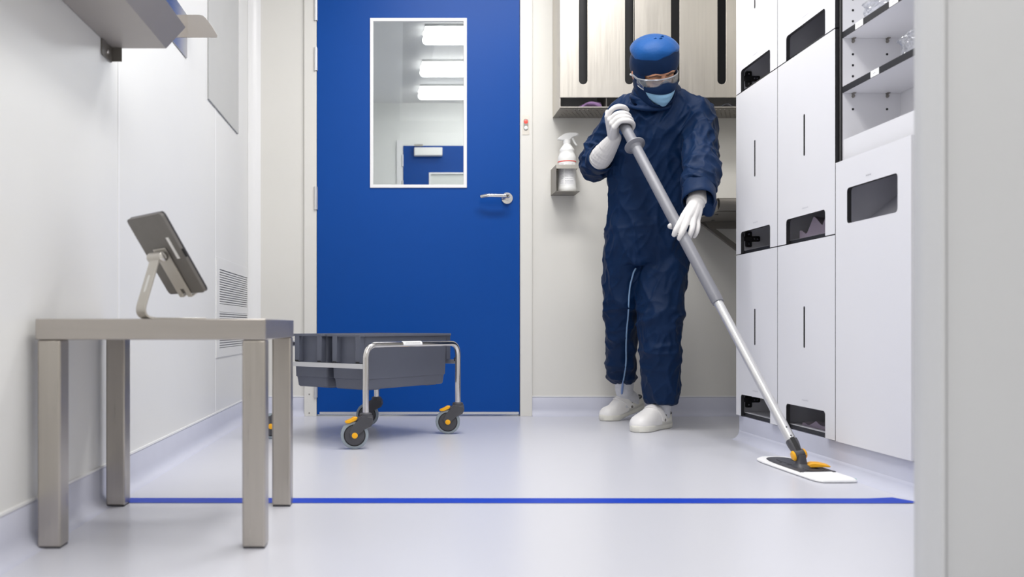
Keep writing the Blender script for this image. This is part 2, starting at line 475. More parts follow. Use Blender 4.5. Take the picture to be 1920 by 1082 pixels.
# door casing
bm = B()
for x0, x1 in ((DX0 - .062, DX0 - .002), (DX1 + .002, DX1 + .060)):
    box(bm, x0, x1, YB - .014, YB + .06, 0, DZ + .004)
box(bm, DX0 - .062, DX1 + .06, YB - .014, YB + .06, DZ + .004, DZ + .06)
fr = struct('trim_7', bm, M['wall'], bevel=.0015)
bm = B()
for z in (0.105, 0.015):
    cyl(bm, (DX0 - .037, YB - .0152, z), (DX0 - .037, YB - .0135, z), .0035, 12)
obj('frame_screws', bm, M['mid_steel'], fr)

# ------------------------------------------------------------------ blue doors
def door(name, label, x0, x1, y, wx0, wx1, wz0, wz1, closer=False):
    d = struct_empty(name, (x0, y, 0), label)
    f = V((0, 1, 0)); th = .042
    bm = B()
    plate(bm, [[(x0, .008), (x1, .008), (x1, DZ), (x0, DZ)], [(wx0, wz0), (wx1, wz0), (wx1, wz1), (wx0, wz1)]], lambda a, b: V((a, y, b)), f * th)
    leaf = obj('leaf', bm, M['blue'], d)
    bm = B(); k = .013
    plate(bm, [[(wx0 - k * .2, wz0 - k * .2), (wx1 + k * .2, wz0 - k * .2), (wx1 + k * .2, wz1 + k * .2), (wx0 - k * .2, wz1 + k * .2)],
               [(wx0 + k, wz0 + k), (wx1 - k, wz0 + k), (wx1 - k, wz1 - k), (wx0 + k, wz1 - k)]], lambda a, b: V((a, y - .006, b)), f * .020)
    obj('window_frame', bm, M['trim'], d, bevel=.0015)
    bm = B(); box(bm, wx0, wx1, y + .012, y + .018, wz0, wz1); obj('window_pane', bm, M['clear'], d)
    bm = B(); box(bm, x0 + .012, x1 - .004, y - .003, y + .001, .010, .020)
    obj('bottom_strip', bm, M['alu'], d)
    for z in (1.96, 1.72, 1.05, 0.145):
        bm = B(); cyl(bm, (x0 - .006, y - .010, z - .055), (x0 - .006, y - .010, z + .055), .0085, 16)
        box(bm, x0 - .004, x0 + .003, y - .008, y, z - .055, z + .055)
        obj('hinge', bm, M['alu'], d, angle=40)
    # lever handle
    hx, hz = x1 - .061, 1.050
    bm = B(); lathe(bm, (hx, y, hz), (0, -1, 0), [(0, .0285), (.006, .0285), (.0085, .027), (.009, .012), (.03, .011)], 32)
    h = obj('lever_handle', bm, M['chrome'], d)
    bm = B()
    pts = fillet([(hx, y - .006, hz + .004), (hx, y - .058, hz + .004), (hx - .10, y - .058, hz + .006), (hx - .126, y - .045, hz + .002)], .018, 6)
    tube(bm, pts, .0095, 16, smooth=False); obj('lever', bm, M['chrome'], h)
    if closer:
        bm = B(); box(bm, x0 + .10, x0 + .36, y - .06, y - .001, DZ - .10, DZ - .025); c = obj('door_closer', bm, M['white_pl'], d, bevel=.006)
        bm = B(); box(bm, x0 + .10, x0 + .18, y - .05, y - .03, DZ - .012, DZ + .004); obj('closer_arm', bm, M['mid_steel'], c)
    return d
door('door_1', 'blue door with a tall window pane and steel lever handle', DX0, DX1, YB - .006, -.142, .320, 1.103, 1.917)
# room beyond the pane
FY = 8.10
bm = B(); box(bm, -1.4, 2.3, FY, FY + .1, 0, CEIL); struct('wall_far', bm, M['far_wall'])
bm = B(); box(bm, -1.5, -1.4, YB + .1, FY + .1, 0, CEIL); struct('wall_far_left', bm, M['far_wall'])
bm = B(); box(bm, 2.2, 2.3, YB + .1, FY + .1, 0, CEIL); struct('wall_far_right', bm, M['far_wall'])
bm = B(); box(bm, -1.5, 2.3, YB + .1, YB + .14, DZ + .06, CEIL); struct('wall_near', bm, M['far_wall'])
bm = B(); box(bm, -1.5, 0.02, YB + .1, FY + .1, CEIL, CEIL + .05); struct('ceiling_plain', bm, M['ceil'])
bm = B(); box(bm, 0.02, 2.3, YB + .1, FY + .1, CEIL, CEIL + .05); struct('ceiling_mottled', bm, M['far_ceil'])
bm = B(); box(bm, -1.5, 2.3, YB, FY + .1, -.06, -.001); struct('floor_far', bm, M['floor'])
door('door_2', 'second blue door with white closer seen through the pane', .030, 1.00, FY - .012, .270, .73, 1.103, 1.850, True)
bm = B(); box(bm, -.030, .026, FY - .02, FY, 0, DZ + .05); struct('trim_8', bm, M['trim'])
for i, yy in enumerate((6.12, 6.92, 7.62)):
    t = thing('ceiling_light', ('nearest', 'middle', 'farthest')[i] + ' of three bright twin tube lights seen through the door window', 'ceiling light', (.62, yy, CEIL), 'twin tube lights beyond the door window')
    bm = B(); box(bm, .17, 1.37, yy - .13, yy + .13, CEIL - .012, CEIL - .0005); obj('tray', bm, M['white_pl'], t)
    for s in (-1, 1):
        bm = B(); tube(bm, [(.19, yy + s * .065, CEIL - .045), (1.35, yy + s * .065, CEIL - .045)], .032, 14, smooth=False)
        obj('lamp_tube', bm, M['tube'], t)
# ------------------------------------------------------------------ floor tape
bm = B()
n = 40
x0, x1 = -.690, 1.276
top, bot = [], []
for i in range(n + 1):
    t = i / n; x = x0 + (x1 - x0) * t
    yc = 2.176 - .006 * t
    hw = .031
    zz = .0009
    if x > 1.262: zz = .0009 + (x - 1.262) * .14
    top.append(V((x, yc + hw + (.016 * max(0, (t - .955) / .045) ** 1.5 if t < .985 else .004), zz))); bot.append(V((x, yc - hw, zz)))
top[-1] = V((1.250, yc + hw + .014, .0009)); top[-2] = V((1.246, yc + hw + .013, .0009)); 
a = [bm.verts.new(p) for p in bot]; b = [bm.verts.new(p) for p in top]
for i in range(n - 1):
    bm.faces.new((a[i], a[i + 1], b[i + 1], b[i]))
bm.faces.new((a[n - 1], a[n], b[n - 1]))
o = obj('floor_tape', bm, M['tape'], None, angle=0)
tag(o, 'blue marking tape stuck across the pale floor from wall to cabinets', 'floor tape')

# ------------------------------------------------------------------ steel table at the left wall
TY0, TY1, TX0, TX1, TZ = 1.703, 2.150, -.7105, -.2615, .4488
t = thing('steel_table', 'low square brushed steel table with four thick square legs by left wall', 'table', (-.486, 1.926, 0))
bm = B(); box(bm, TX0, TX1, TY0, TY1, TZ - .041, TZ); obj('table_top', bm, M['steel_h'], t, bevel=.002)
lw = .0455
for lx in (TX0 + .003, TX1 - lw - .001):
    for ly in (TY0 + .002, TY1 - lw - .002):
        bm = B(); box(bm, lx, lx + lw, ly, ly + lw, .003, TZ - .0412)
        leg = obj('leg', bm, M['steel'], t, bevel=.004, segs=3)
        bm = B(); box(bm, lx + .002, lx + lw - .002, ly + .002, ly + lw - .002, 0, .0032); obj('foot', bm, M['dgrey'], leg)

# ------------------------------------------------------------------ tablet and its stand
A_, B_, C_ = V((-.6096, 1.964, .676)), V((-.500, 1.843, .676)), V((-.415, 1.907, .512))
es = (A_ - B_).normalized()
el = (C_ - B_); el = (el - es * el.dot(es)).normalized()
nb = es.cross(el).normalized()
if nb.y > 0: nb = -nb                       # back of the tablet, towards the camera
LS, LL = (A_ - B_).length, (C_ - B_).length
def T3(a, b, c=0): return B_ + es * a + el * b + nb * c
tb = thing('tablet', 'dark grey tablet leaning back in a metal stand on the steel table', 'tablet', T3(LS / 2, LL, 0))
bm = B(); plate(bm, [rrect(0, LS, 0, LL, .010)], lambda a, b: T3(a, b, 0), nb * .0075); obj('case', bm, M['tab_back'], tb, bevel=.0025, segs=3)
bm = B(); plate(bm, [rrect(-.0005, LS + .0005, -.0005, LL + .0005, .010)], lambda a, b: T3(a, b, -.0038), nb * .0036); obj('bezel', bm, M['tab_edge'], tb, bevel=.0008)
bm = B(); plate(bm, [rrect(.010, LS - .010, .010, LL - .010, .004)], lambda a, b: T3(a, b, -.0042), nb * .0004); obj('screen', bm, M['screen'], tb)
bm = B(); obox(bm, T3(-.0006, LL * .50, .0035), el, nb, es, .010, .0022, .0009); obj('side_button', bm, M['black'], tb)
bm = B(); obox(bm, T3(.028, LL * .42, .0077), es, el, nb, .006, .026, .0004); obj('sticker', bm, M['paper'], tb)

st = thing('tablet_stand', 'curved silver metal stand holding the dark tablet on the steel table', 'tablet stand', (-.53, 1.95, TZ))
et = V((-es.y, es.x, 0)).normalized()
if et.x < 0: et = -et
esh = V((es.x, es.y, 0)).normalized()
hub = T3(LS * .52, LL * .47, .023)
sw = .021
bm = B(); cyl(bm, hub - esh * .030, hub + esh * .030, .0115, 32); hb = obj('hinge_barrel', bm, M['stand'], st, bevel=.001)
bm = B()
lathe(bm, hub - esh * .0302, -esh, [(0, .0108), (.0016, .0108), (.0022, .0098), (.0022, .003), (.0030, .0025), (.0030, .0)], 32); obj('end_cap', bm, M['chrome'], hb)
# bent arm, one strip: from barrel down, round bend, along the table
pth = fillet([hub - et * .004, hub - et * .046 + V((0, 0, -(hub.z - TZ - .0022))), hub + et * .105 + V((0, 0, -(hub.z - TZ - .0022)))], .034, 10)
bm = B(); th = .0022
rings = []
for i, p in enumerate(pth):
    tg = (pth[min(i + 1, len(pth) - 1)] - pth[max(i - 1, 0)]).normalized(); nn = esh.cross(tg).normalized()
    wv = sw * (1.0 if i < len(pth) - 4 else 1.35)
    rings.append([p + esh * wv + nn * th, p - esh * wv + nn * th, p - esh * wv - nn * th, p + esh * wv - nn * th])
loft(bm, rings); arm = obj('arm', bm, M['stand'], st, bevel=.0008)
# cable slot in the arm
mid = pth[0].lerp(pth[1], .58); tg = (pth[1] - pth[0]).normalized(); nn = esh.cross(tg).normalized()
bm = B(); plate(bm, [rrect(-.005, .005, -.020, .020, .005)], lambda a, b: mid + esh * a + tg * b - nn * .0028, nn * .0056); obj('cable_slot', bm, M['white_pl'], arm)
# cradle under the tablet with two hooks
bm = B()
c0 = LS * .52; b0, b1 = LL * .40, LL + .004
plate(bm, [[(c0 - .028, b0), (c0 + .028, b0), (c0 + .028, b1), (c0 + .009, b1), (c0 + .009, b1 - .018), (c0 - .009, b1 - .018), (c0 - .009, b1), (c0 - .028, b1)]],
      lambda a, b: T3(a, b, .0080), nb * .0035)
for s in (-1, 1):
    obox(bm, T3(c0 + s * .0185, b1 + .0015, .000), es, el, nb, .0095, .0017, .0115)
obj('cradle', bm, M['stand'], st, bevel=.001)
for k in (.0, .070, .095):
    bm = B(); q = hub - et * .018 + et * k; q = V((q.x, q.y, TZ)); obox(bm, q + V((0, 0, .0004)), esh, et, V((0, 0, 1)), .017, .011, .0004); obj('rubber_pad', bm, M['black'], st)

# ------------------------------------------------------------------ trough shelf and bracket on the left wall
t = thing('wall_trough', 'long bent grey steel trough shelf fixed high on the left wall', 'shelf', (XL + .07, 1.8, 1.135))
y0, y1 = 1.30, 2.207
bm = B()
pr = [(XL + .002, 1.215), (XL + .002, 1.135), (-.590, 1.135), (-.541, 1.188)]
th = .0018
inner = [(XL + .002 + th, 1.215), (XL + .002 + th, 1.135 + th), (-.590 - th * .4, 1.135 + th), (-.541 - th * .8, 1.188 + th * .6)]
lp = [(a, b) for a, b in pr] + list(reversed(inner))
plate(bm, [lp], lambda a, b: V((a, y0, b)), V((0, y1 - y0, 0)))
tr = obj('trough', bm, M['trough'], t, angle=25)
for yb in (1.735, 2.165):
    bm = B(); plate(bm, [rrect(yb - .038, yb + .038, 1.096, 1.1348, .008, corners=(1, 1, 0, 0))], lambda a, b: V((XL + .001, a, b)), V((.003, 0, 0)))
    box(bm, XL + .001, XL + .028, yb + .035, yb + .038, 1.100, 1.1348)
    k = obj('bracket', bm, M['dark_steel'], t, bevel=.001)
    bm = B(); lathe(bm, (XL + .0038, yb, 1.113), (1, 0, 0), [(0, .006), (.002, .006), (.004, .003), (.004, 0)], 16); obj('screw', bm, M['chrome'], k)

t = thing('wall_bracket', 'thin polished steel bracket with sloped end flange, behind the trough shelf', 'bracket', (XL + .02, 2.9, 1.42))
bm = B(); plate(bm, [rrect(2.58, 2.98, 1.344, 1.493, .010, corners=(0, 1, 0, 0))], lambda a, b: V((XL + .001, a, b)), V((.0025, 0, 0)))
obj('wall_plate', bm, M['chrome'], t, bevel=.0006)
bm = B(); plate(bm, [[(XL + .001, 1.417), (-.6235, 1.417), (-.6215, 1.424), (-.640, 1.455), (-.662, 1.484), (-.672, 1.492), (-.685, 1.4945), (XL + .001, 1.4945)]], lambda a, b: V((a, 2.978, b)), V((0, .0025, 0)))
obj('end_flange', bm, M['trough'], t, bevel=.0006)

# ------------------------------------------------------------------ grey panel and air vent
bm = B(); box(bm, XL + .0005, XL + .006, 3.307, 3.914, 1.293, 2.2)
o = struct('window_1', bm, M['grey_panel'], bevel=.001)
o['label'] = 'flat grey rectangular pane on the left wall above the vent'
t = thing('air_vent', 'white wall vent with fine horizontal slots low beside the blue door', 'vent', (XL, 3.85, .309))
bm = B()
slots = [(.523, .664), (.345, .492)]
plate(bm, [[(3.456, .309), (4.170, .309), (4.170, .708), (3.456, .708)]] + [[(3.512, a), (4.150, a), (4.150, b), (3.512, b)] for a, b in slots], lambda a, b: V((XL + .0005, a, b)), V((.0035, 0, 0)))
obj('vent_plate', bm, M['wall_left'], t, angle=25)
bm = B(); box(bm, XL + .0002, XL + .0006, 3.50, 4.16, .335, .675); obj('vent_backing', bm, M['ventdark'], t)
for a, b in slots:
    bm = B(); z = a + .003
    while z < b - .002:
        box(bm, XL + .0012, XL + .0036, 3.512, 4.150, z, z + .0055); z += .0098
    obj('vent_slats', bm, M['wall_left'], t, angle=25)
bm = B()
box(bm, XL + .0005, XL + .0018, 3.456, 4.177, .7083, .7115); obj('joint_strip', bm, M['trim'], t)

# ------------------------------------------------------------------ cart with bins
CF = V((-.121, 3.094, 0)); cu = V((.64, .768, 0)).normalized(); cv = V((-.768, .64, 0)).normalized(); cz = V((0, 0, 1))
CLU, CLV = .552, .435
def Q(u, v, z): return CF + cu * u + cv * v + cz * z
cart = thing('bin_trolley', 'low tubular steel trolley on four castors in front of the blue door', 'trolley', Q(CLU / 2, CLV / 2, 0))
CT = .125
for v_ in (0, CLV):
    bm = B(); tube(bm, fillet([Q(0, v_, CT), Q(0, v_, .366), Q(CLU, v_, .366), Q(CLU, v_, CT)], .052, 9), .0112, 18, smooth=False, round_ends=False)
    hoop = obj('frame_hoop', bm, M['chrome'], cart)
    if v_ == 0:
        bm = B(); cc = Q(.252, -.0002, .366)
        rings = []
        for s in (-1, 1):
            rings.append([cc + cu * (s * .056) + (cz * sin(radians(a)) - cv * cos(radians(a))) * r for r, aa in ((.0122, (78, 55, 30, 5, -12)), (.0114, (-12, 5, 30, 55, 78))) for a in aa])
        loft(bm, rings); lb = obj('label', bm, M['paper'], hoop, label='white printed sticker')
        bm = B(); aa = radians(28); nrm = cz * sin(aa) - cv * cos(aa); up = cz * cos(aa) + cv * sin(aa)
        marks(bm, cc + nrm * .0123, cu, up, 3, .088, .006, nrm * .0004); obj('print', bm, M['ink'], lb, angle=0)
for u_ in (0, CLU):
    bm = B(); obox(bm, Q(u_ + (-.004 if u_ == 0 else .004), CLV / 2, .2905), cv, cz, cu, CLV / 2 - .009, .0085, .0015); obj('cross_rail', bm, M['alu'], cart, bevel=.0006)
bm = B(); obox(bm, Q(CLU + .004, .012, .300), cv, cz, cu, .006, .007, .006); obj('rail_stop', bm, M['dgrey'], cart)
def castor(base, direction, brake):
    """swivel castor: stem at base (floor point under the leg), wheel trailing along direction"""
    d = V(direction).normalized(); ax = cz.cross(d).normalized()
    if ax.y > 0: ax = -ax                    # hub faces the camera
    R = .0495; wc = base + d * .040 + cz * R
    # fork housing: two cheeks and a hood
    bm = B()
    lathe(bm, base + cz * .112, cz, [(-.004, .0205), (.006, .0215), (.013, .0215), (.016, .017), (.017, .0)], 24)
    side = [(-.024, .112), (.010, .118), (.022, .108), (.034, .098), (.046, .085), (.060, .060), (.054, .042), (.036, .038), (.022, .056), (.004, .072), (-.018, .082), (-.026, .098)]
    for s in (-1, 1):
        o_ = ax * (s * .0175)
        plate(bm, [side], lambda a, b: base + d * a + cz * b + o_ - ax * .003, ax * .006)
    hood = [(-.024, .114), (.012, .119), (.034, .101), (.044, .110), (.030, .122), (-.020, .122)]
    plate(bm, [[(-.026, .098), (-.024, .118), (.012, .120), (.030, .110), (.036, .101), (.026, .1025), (.004, .104), (-.014, .100)]], lambda a, b: base + d * a + cz * b - ax * .018, ax * .036)
    c = obj('castor', bm, M['dgrey'], cart, bevel=.0015)
    bm = B()
    lathe(bm, wc - ax * .012, ax, [(0, R * .80), (.001, R * .9), (.004, R * .985), (.012, R), (.020, R * .985), (.023, R * .9), (.024, R * .80)], 40)
    obj('tyre', bm, M['tyre'], c)
    bm = B(); lathe(bm, wc - ax * .0132, ax, [(0, R * .76), (.0002, R * .78), (.0262, R * .78), (.0264, R * .76)], 36); obj('wheel_disc', bm, M['black'], c)
    bm = B(); lathe(bm, wc - ax * .014, ax, [(0, R * .68), (.0005, R * .7), (.0275, R * .7), (.028, R * .68)], 36); obj('wheel_face', bm, M['dgrey'], c)
    bm = B(); lathe(bm, wc - ax * .0215, ax, [(0, .0085), (.001, .0105), (.042, .0105), (.043, .0085)], 24); obj('hub_cap', bm, M['yellow'], c)
    if brake:
        bm = B()
        rings = []
        for a, zt, zb, wd in ((.030, .113, .103, .013), (.042, .114, .099, .016), (.056, .106, .093, .017), (.068, .101, .092, .016), (.074, .0985, .094, .012)):
            rings.append([base + d * a + ax * (wd * s) + cz * z for s, z in ((-1, zb), (1, zb), (1, zt), (-1, zt))])
        loft(bm, rings); obj('brake_pedal', bm, M['yellow'], c, bevel=.002)
castor(Q(0, 0, 0), (-.96, -.10, 0), True)
castor(Q(CLU, 0, 0), (-.97, .05, 0), True)
castor(Q(0, CLV, 0), (-.95, .0, 0), False)
castor(Q(CLU, CLV, 0), (-.72, .10, 0), False)

def bin_box(v0, v1, label):
    u0, u1, zt, zb = .010, .551, .405, .203
    t = thing('storage_bin', label, 'bin', Q((u0 + u1) / 2, (v0 + v1) / 2, zb), 'grey bins in the trolley')
    def rr(mu, mv, z): return [Q(a, b, z) for a, b in rrect(u0 + mu, u1 - mu, v0 + mv, v1 - mv, .014, 4)]
    bm = B()
    loft(bm, [rr(.038, .020, zb), rr(.034, .017, zb + .004), rr(.030, .014, zb + .036), rr(.026, .011, zb + .039), rr(.022, .007, zt - .004),
              rr(.022, .007, zt - .001), rr(.0245, .0095, zt - .001), rr(.029, .014, zb + .038), rr(.040, .024, zb + .004)])
    bd = obj('bin_body', bm, M['bin'], t, angle=30)
    bm = B()
    o_ = rrect(u0, u1, v0, v1, .014, 4); i_ = rrect(u0 + .0125, u1 - .0125, v0 + .0085, v1 - .0085, .011, 4)
    plate(bm, [o_, i_], lambda a, b: Q(a, b, zt - .009), cz * .009); obj('rim', bm, M['bin'], t, bevel=.001)
    w = v1 - v0
    for uu, sg in ((u0, 1), (u1, -1)):
        for k in (.10, .60):
            for kk in (0, 1):
                pass
        for k in (.045, .665):
            vv = v0 + w * k
            bm = B()
            box_c = Q(uu + sg * .012, vv + .014, (zt + .301) / 2)
            obox(bm, box_c, cv, cz, cu, .012, (zt - .3015) / 2, .0125); obj('end_rib', bm, M['bin'], t, bevel=.0015)
        for k in (.045, .665):
            bm = B(); obox(bm, Q(uu + sg * .004, v0 + w * k + .014, .3025), cv, cz, cu, .008, .0028, .006)
            obj('rib_foot', bm, M['black'], t)
    for uu in (u0 + .10, u1 - .10):
        bm = B(); obox(bm, Q(uu, (v0 + v1) / 2, zb - .0015), cu, cv, cz, .03, w / 2 - .03, .0018)
        obj('skid', bm, M['bin'], t)
bin_box(.026, .211, 'dark grey plastic bin in the trolley, right one nearer the camera')
bin_box(.220, .413, 'dark grey plastic bin in the trolley, left one half behind the table leg')

# ------------------------------------------------------------------ white cupboards on the right
XF = 1.294; XBK = 1.70
YC = [3.368, 2.998, 2.600, 2.213]
ZR = [.092, .707, 1.3205, 1.935]
TH = .0125
def rowname(r): return ('bottom', 'middle', 'top')[r]
bm = B(); box(bm, 1.3043, XBK, YC[3] + .002, YC[0] - .006, 0, .090)
plinth = struct('cabinet_plinth', bm, M['cove'])
plinth['label'] = 'pale vinyl covered plinth under the white cupboards'
bm = B(); pr = [(1.307, 0), (1.272, 0), (1.272, .0002)] + [(1.272 + .032 * sin(radians(90 * i / 6)), .0002 + .034 * (1 - cos(radians(90 * i / 6)))) for i in range(7)] + [(1.307, .036)]
loft(bm, [[V((a, 1.30, b)) for a, b in pr], [V((a, YC[0] - .004, b)) for a, b in pr]]); struct('baseboard_right', bm, M['cove'], angle=75)
bm = B(); box(bm, 1.307, 1.36, 1.27, YC[3] + .001, 0, .0905); struct('baseboard_right_end', bm, M['cove'])

def cupboard(col, r):
    ya, yb = YC[col + 1], YC[col]           # near edge, far edge
    z0, z1 = ZR[r], ZR[r + 1]
    side = ('left', 'right')[col]
    t = thing('wall_cupboard', 'white cupboard with slot pull and dark cut-out, %s one of the %s row' % (side, rowname(r)), 'cupboard', ((XF + XBK) / 2, (ya + yb) / 2, z0), 'white cupboards with slot pulls')
    g = .0016
    a0, a1, b0, b1 = ya + g, yb - g, z0 + g * 1.1, z1 - g * 1.1
    cut = ((2.662, 2.931), (3.058, 3.320))[1 - col]
    ct = z0 + .083
    rr = .012
    arc1 = [(cut[1] - rr + rr * cos(radians(a)), ct - rr + rr * sin(radians(a))) for a in (0, 22, 45, 68, 90)]
    arc2 = [(cut[0] + rr + rr * cos(radians(a)), ct - rr + rr * sin(radians(a))) for a in (90, 112, 135, 158, 180)]
    outline = [(a0, b0), (cut[0], b0)] + list(reversed(arc2)) + list(reversed(arc1)) + [(cut[1], b0), (a1, b0), (a1, b1), (a0, b1)]
    ys = (3.190, 2.800)[col]
    slot = rrect(ys - .0050, ys + .0050, z0 + .272, z0 + .406, .0050, 4)
    bm = B(); plate(bm, [outline, slot], lambda a, b: V((XF, a, b)), V((TH, 0, 0)), 0, 1, 2)
    d = obj('door', bm, [M['hpl'], M['core'], M['hpl_in']], t, angle=25)
    bm = B(); nm = V((-1, 0, 0))
    marks(bm, V((XF, (cut[0] + cut[1]) / 2 - .005, ct + .022)), V((0, -1, 0)), V((0, 0, 1)), col * 3 + r, .044, .005, nm * .0004); obj('print', bm, M['ink_light'], d, angle=0)
    # carcass: back, sides, floor, top
    bm = B(); e = .012; xi = XF + TH + .003
    box(bm, xi, XBK, ya + .0015, ya + e, z0 + .001, z1 - .001); box(bm, xi, XBK, yb - e, yb - .0015, z0 + .001, z1 - .001)
    box(bm, XBK - .01, XBK, ya + e, yb - e, z0 + .001, z1 - .001)
    box(bm, xi, XBK - .01, ya + e, yb - e, z0 + .001, z0 + .014); box(bm, xi, XBK - .01, ya + e, yb - e, z1 - .014, z1 - .001)
    obj('carcass', bm, M['hpl_in'], t, angle=25)
    bm = B()
    box(bm, xi - .001, xi, ya + e, yb - e, z0 + .001, z0 + .0135); 
    box(bm, xi - .001, xi, ya + .0015, ya + e, z0 + .001, z1 - .001); box(bm, xi - .001, xi, yb - e, yb - .0015, z0 + .001, z1 - .001)
    obj('edge_band', bm, M['core'], t, angle=25)
    if col == 0:
        zc = z0 + .060
        bm = B()
        xx = XF + .030; yy = yb - e
        plate(bm, [rrect(xx - .0, xx + .024, zc - .030, zc + .030, .005)], lambda a, b: V((a, yy - .006, b)), V((0, .006, 0)))
        plate(bm, [rrect(xx + .014, xx + .052, zc - .010, zc + .010, .005)], lambda a, b: V((a, yy - .014, b)), V((0, .014, 0)))
        box(bm, XF + TH, xx + .02, yy - .018, yy - .006, zc - .008, zc + .008)
        h = obj('door_hinge', bm, M['black'], t, bevel=.0015)
        bm = B()
        for px_, pz_ in ((xx + .012, zc + .019), (xx + .012, zc - .019)):
            cyl(bm, (px_, yy - .0075, pz_), (px_, yy - .0055, pz_), .0035, 12)
        for px_ in (xx + .030, xx + .041): cyl(bm, (px_, yy - .0155, zc), (px_, yy - .0135, zc), .003, 12)
        obj('hinge_screws', bm, M['chrome'], h)
    return t
for r in (2, 1, 0):
    for c in (0, 1): cupboard(c, r)

# folded mauve fabric showing in two cut-outs
def folded_cloth(y0, y1, z, x0, label, seed, tall):
    bm = B(); rnd = random.Random(seed)
    nx, ny = 26, 30
    def prof(i, j):
        u, v = i / (nx - 1), j / (ny - 1)
        x = x0 + .16 * u
        y = y1 - (y1 - y0) * v
        saw = abs(((v * 2.6 + .15 * u) % 1.0) - .5) * 2
        h = tall * (.25 + .75 * v) * (.35 + .65 * saw) * (1 - .25 * u) + .004 * noise.noise(V((x * 40, y * 40, seed)))
        return V((x, y + .012 * sin(u * 7 + v * 3), z + max(h, .003)))
    g = [[bm.verts.new(prof(i, j)) for j in range(ny)] for i in range(nx)]
    for i in range(nx - 1):
        for j in range(ny - 1): bm.faces.new((g[i][j], g[i + 1][j], g[i + 1][j + 1], g[i][j + 1]))
    lo = [[bm.verts.new(V((v.co.x, v.co.y, z + .0005))) for v in row] for row in g]
    for i in range(nx - 1):
        for j in range(ny - 1): bm.faces.new((lo[i][j], lo[i][j + 1], lo[i + 1][j + 1], lo[i + 1][j]))
    for i in range(nx - 1):
        bm.faces.new((g[i][0], lo[i][0], lo[i + 1][0], g[i + 1][0])); bm.faces.new((g[i][-1], g[i + 1][-1], lo[i + 1][-1], lo[i][-1]))
    for j in range(ny - 1):
        bm.faces.new((g[0][j], g[0][j + 1], lo[0][j + 1], lo[0][j])); bm.faces.new((g[-1][j], lo[-1][j], lo[-1][j + 1], g[-1][j + 1]))
    o = obj('folded_garment', bm, M['purple'], None, angle=24)
    tag(o, label, 'garment')
folded_cloth(2.63, 2.92, ZR[1] + .014, XF + .040, 'crumpled mauve fabric showing in the middle right cupboard cut-out', 3, .125)
folded_cloth(2.63, 2.90, ZR[0] + .014, XF + .040, 'flat mauve fabric lying in the bottom right cupboard cut-out', 5, .040)

# tall bin cupboard and open shelves above it
t = thing('bin_cupboard', 'tall white panel cupboard with a dark rectangular letterbox opening', 'cupboard', ((XF + XBK) / 2, 2.405, ZR[0]))
a0, a1 = YC[3] + .002, YC[2] - .0018
bm = B(); plate(bm, [[(a0, .0925), (a1, .0925), (a1, .9185), (a0, .9185)], rrect(2.2746, 2.532, .731, .8335, .011)], lambda a, b: V((XF, a, b)), V((TH, 0, 0)), 0, 1, 2)
d = obj('front_panel', bm, [M['hpl'], M['core'], M['hpl_in']], t, angle=25)
bm = B(); marks(bm, V((XF, 2.415, .852)), V((0, -1, 0)), V((0, 0, 1)), 9, .026, .006, V((-.0004, 0, 0))); obj('print', bm, M['ink'], d, angle=0)
bm = B(); e = .012; xi = XF + TH + .002
box(bm, xi, XBK, a0, a0 + e, .0925, .917); box(bm, xi, XBK, a1 - e, a1, .0925, .917); box(bm, XBK - .01, XBK, a0 + e, a1 - e, .0925, .917)
box(bm, xi, XBK - .01, a0 + e, a1 - e, .0925, .105); box(bm, xi, XBK - .01, a0 + e, a1 - e, .905, .917)
obj('carcass', bm, M['hpl_in'], t, angle=25)
bm = B()
plate(bm, [[(XF + .03, .50), (XF + .03, .70), (XF + .22, .86), (XF + .23, .86), (XF + .04, .695), (XF + .04, .50)]], lambda a, b: V((a, a0 + e + .002, b)), V((0, a1 - a0 - 2 * e - .004, 0)))
obj('chute_flap', bm, M['hpl_in'], t)

bm = B(); box(bm, XF - .0002, XF + TH + .001, a0 - .0012, a0, .0925, .9185); obj('white_edge', bm, M['hpl'], d)
sh = thing('open_shelf_unit', 'open white shelf unit with black edged shelves above the tall panel', 'shelf unit', (1.40, 2.405, .92))
XSB = 1.480
a0 = 2.145
bm = B()
for (p, q) in ((a1 - .012, a1 - .001), (a0, a0 + .012)):
    box(bm, XF + .0145, XBK, p, q, .920, 2.0)
box(bm, XSB, XSB + .01, a0 + .012, a1 - .012, .920, 2.0); box(bm, XF + .0145, XSB, a0 + .012, a1 - .012, 1.985, 1.999)
for xx in (1.339, 1.440):
    for k in range(24):
        z = 1.0755 + .0325 * k
        if min(abs(z - 1.128), abs(z - 1.29), abs(z - 1.61)) < .022 or (k == 1): continue
        cyl(bm, (xx, a1 - .0128, z), (xx, a1 - .0118, z), .0035, 12, mi=1)
obj('case', bm, [M['hpl'], M['black']], sh, angle=25)
bm = B()
for (p, q) in ((a1 - .012, a1 - .001), (a0, a0 + .012)):
    box(bm, XF + .0130, XF + .0146, p, q, .9195, 2.0)
ef = obj('edge_band', bm, M['core'], sh)
bm = B(); box(bm, XF + .0118, XF + .0132, a1 - .0022, a1 - .0008, .9195, 2.0); obj('filler_strip', bm, M['alu'], sh)
bm = B(); box(bm, XF + .018, XF + .026, a0 + .012, a1 - .012, .921, .985); obj('front_lip', bm, M['hpl'], sh)
bm = B(); box(bm, XF + .026, XSB, a0 + .012, a1 - .012, .921, .930); obj('base_board', bm, M['hpl'], sh)
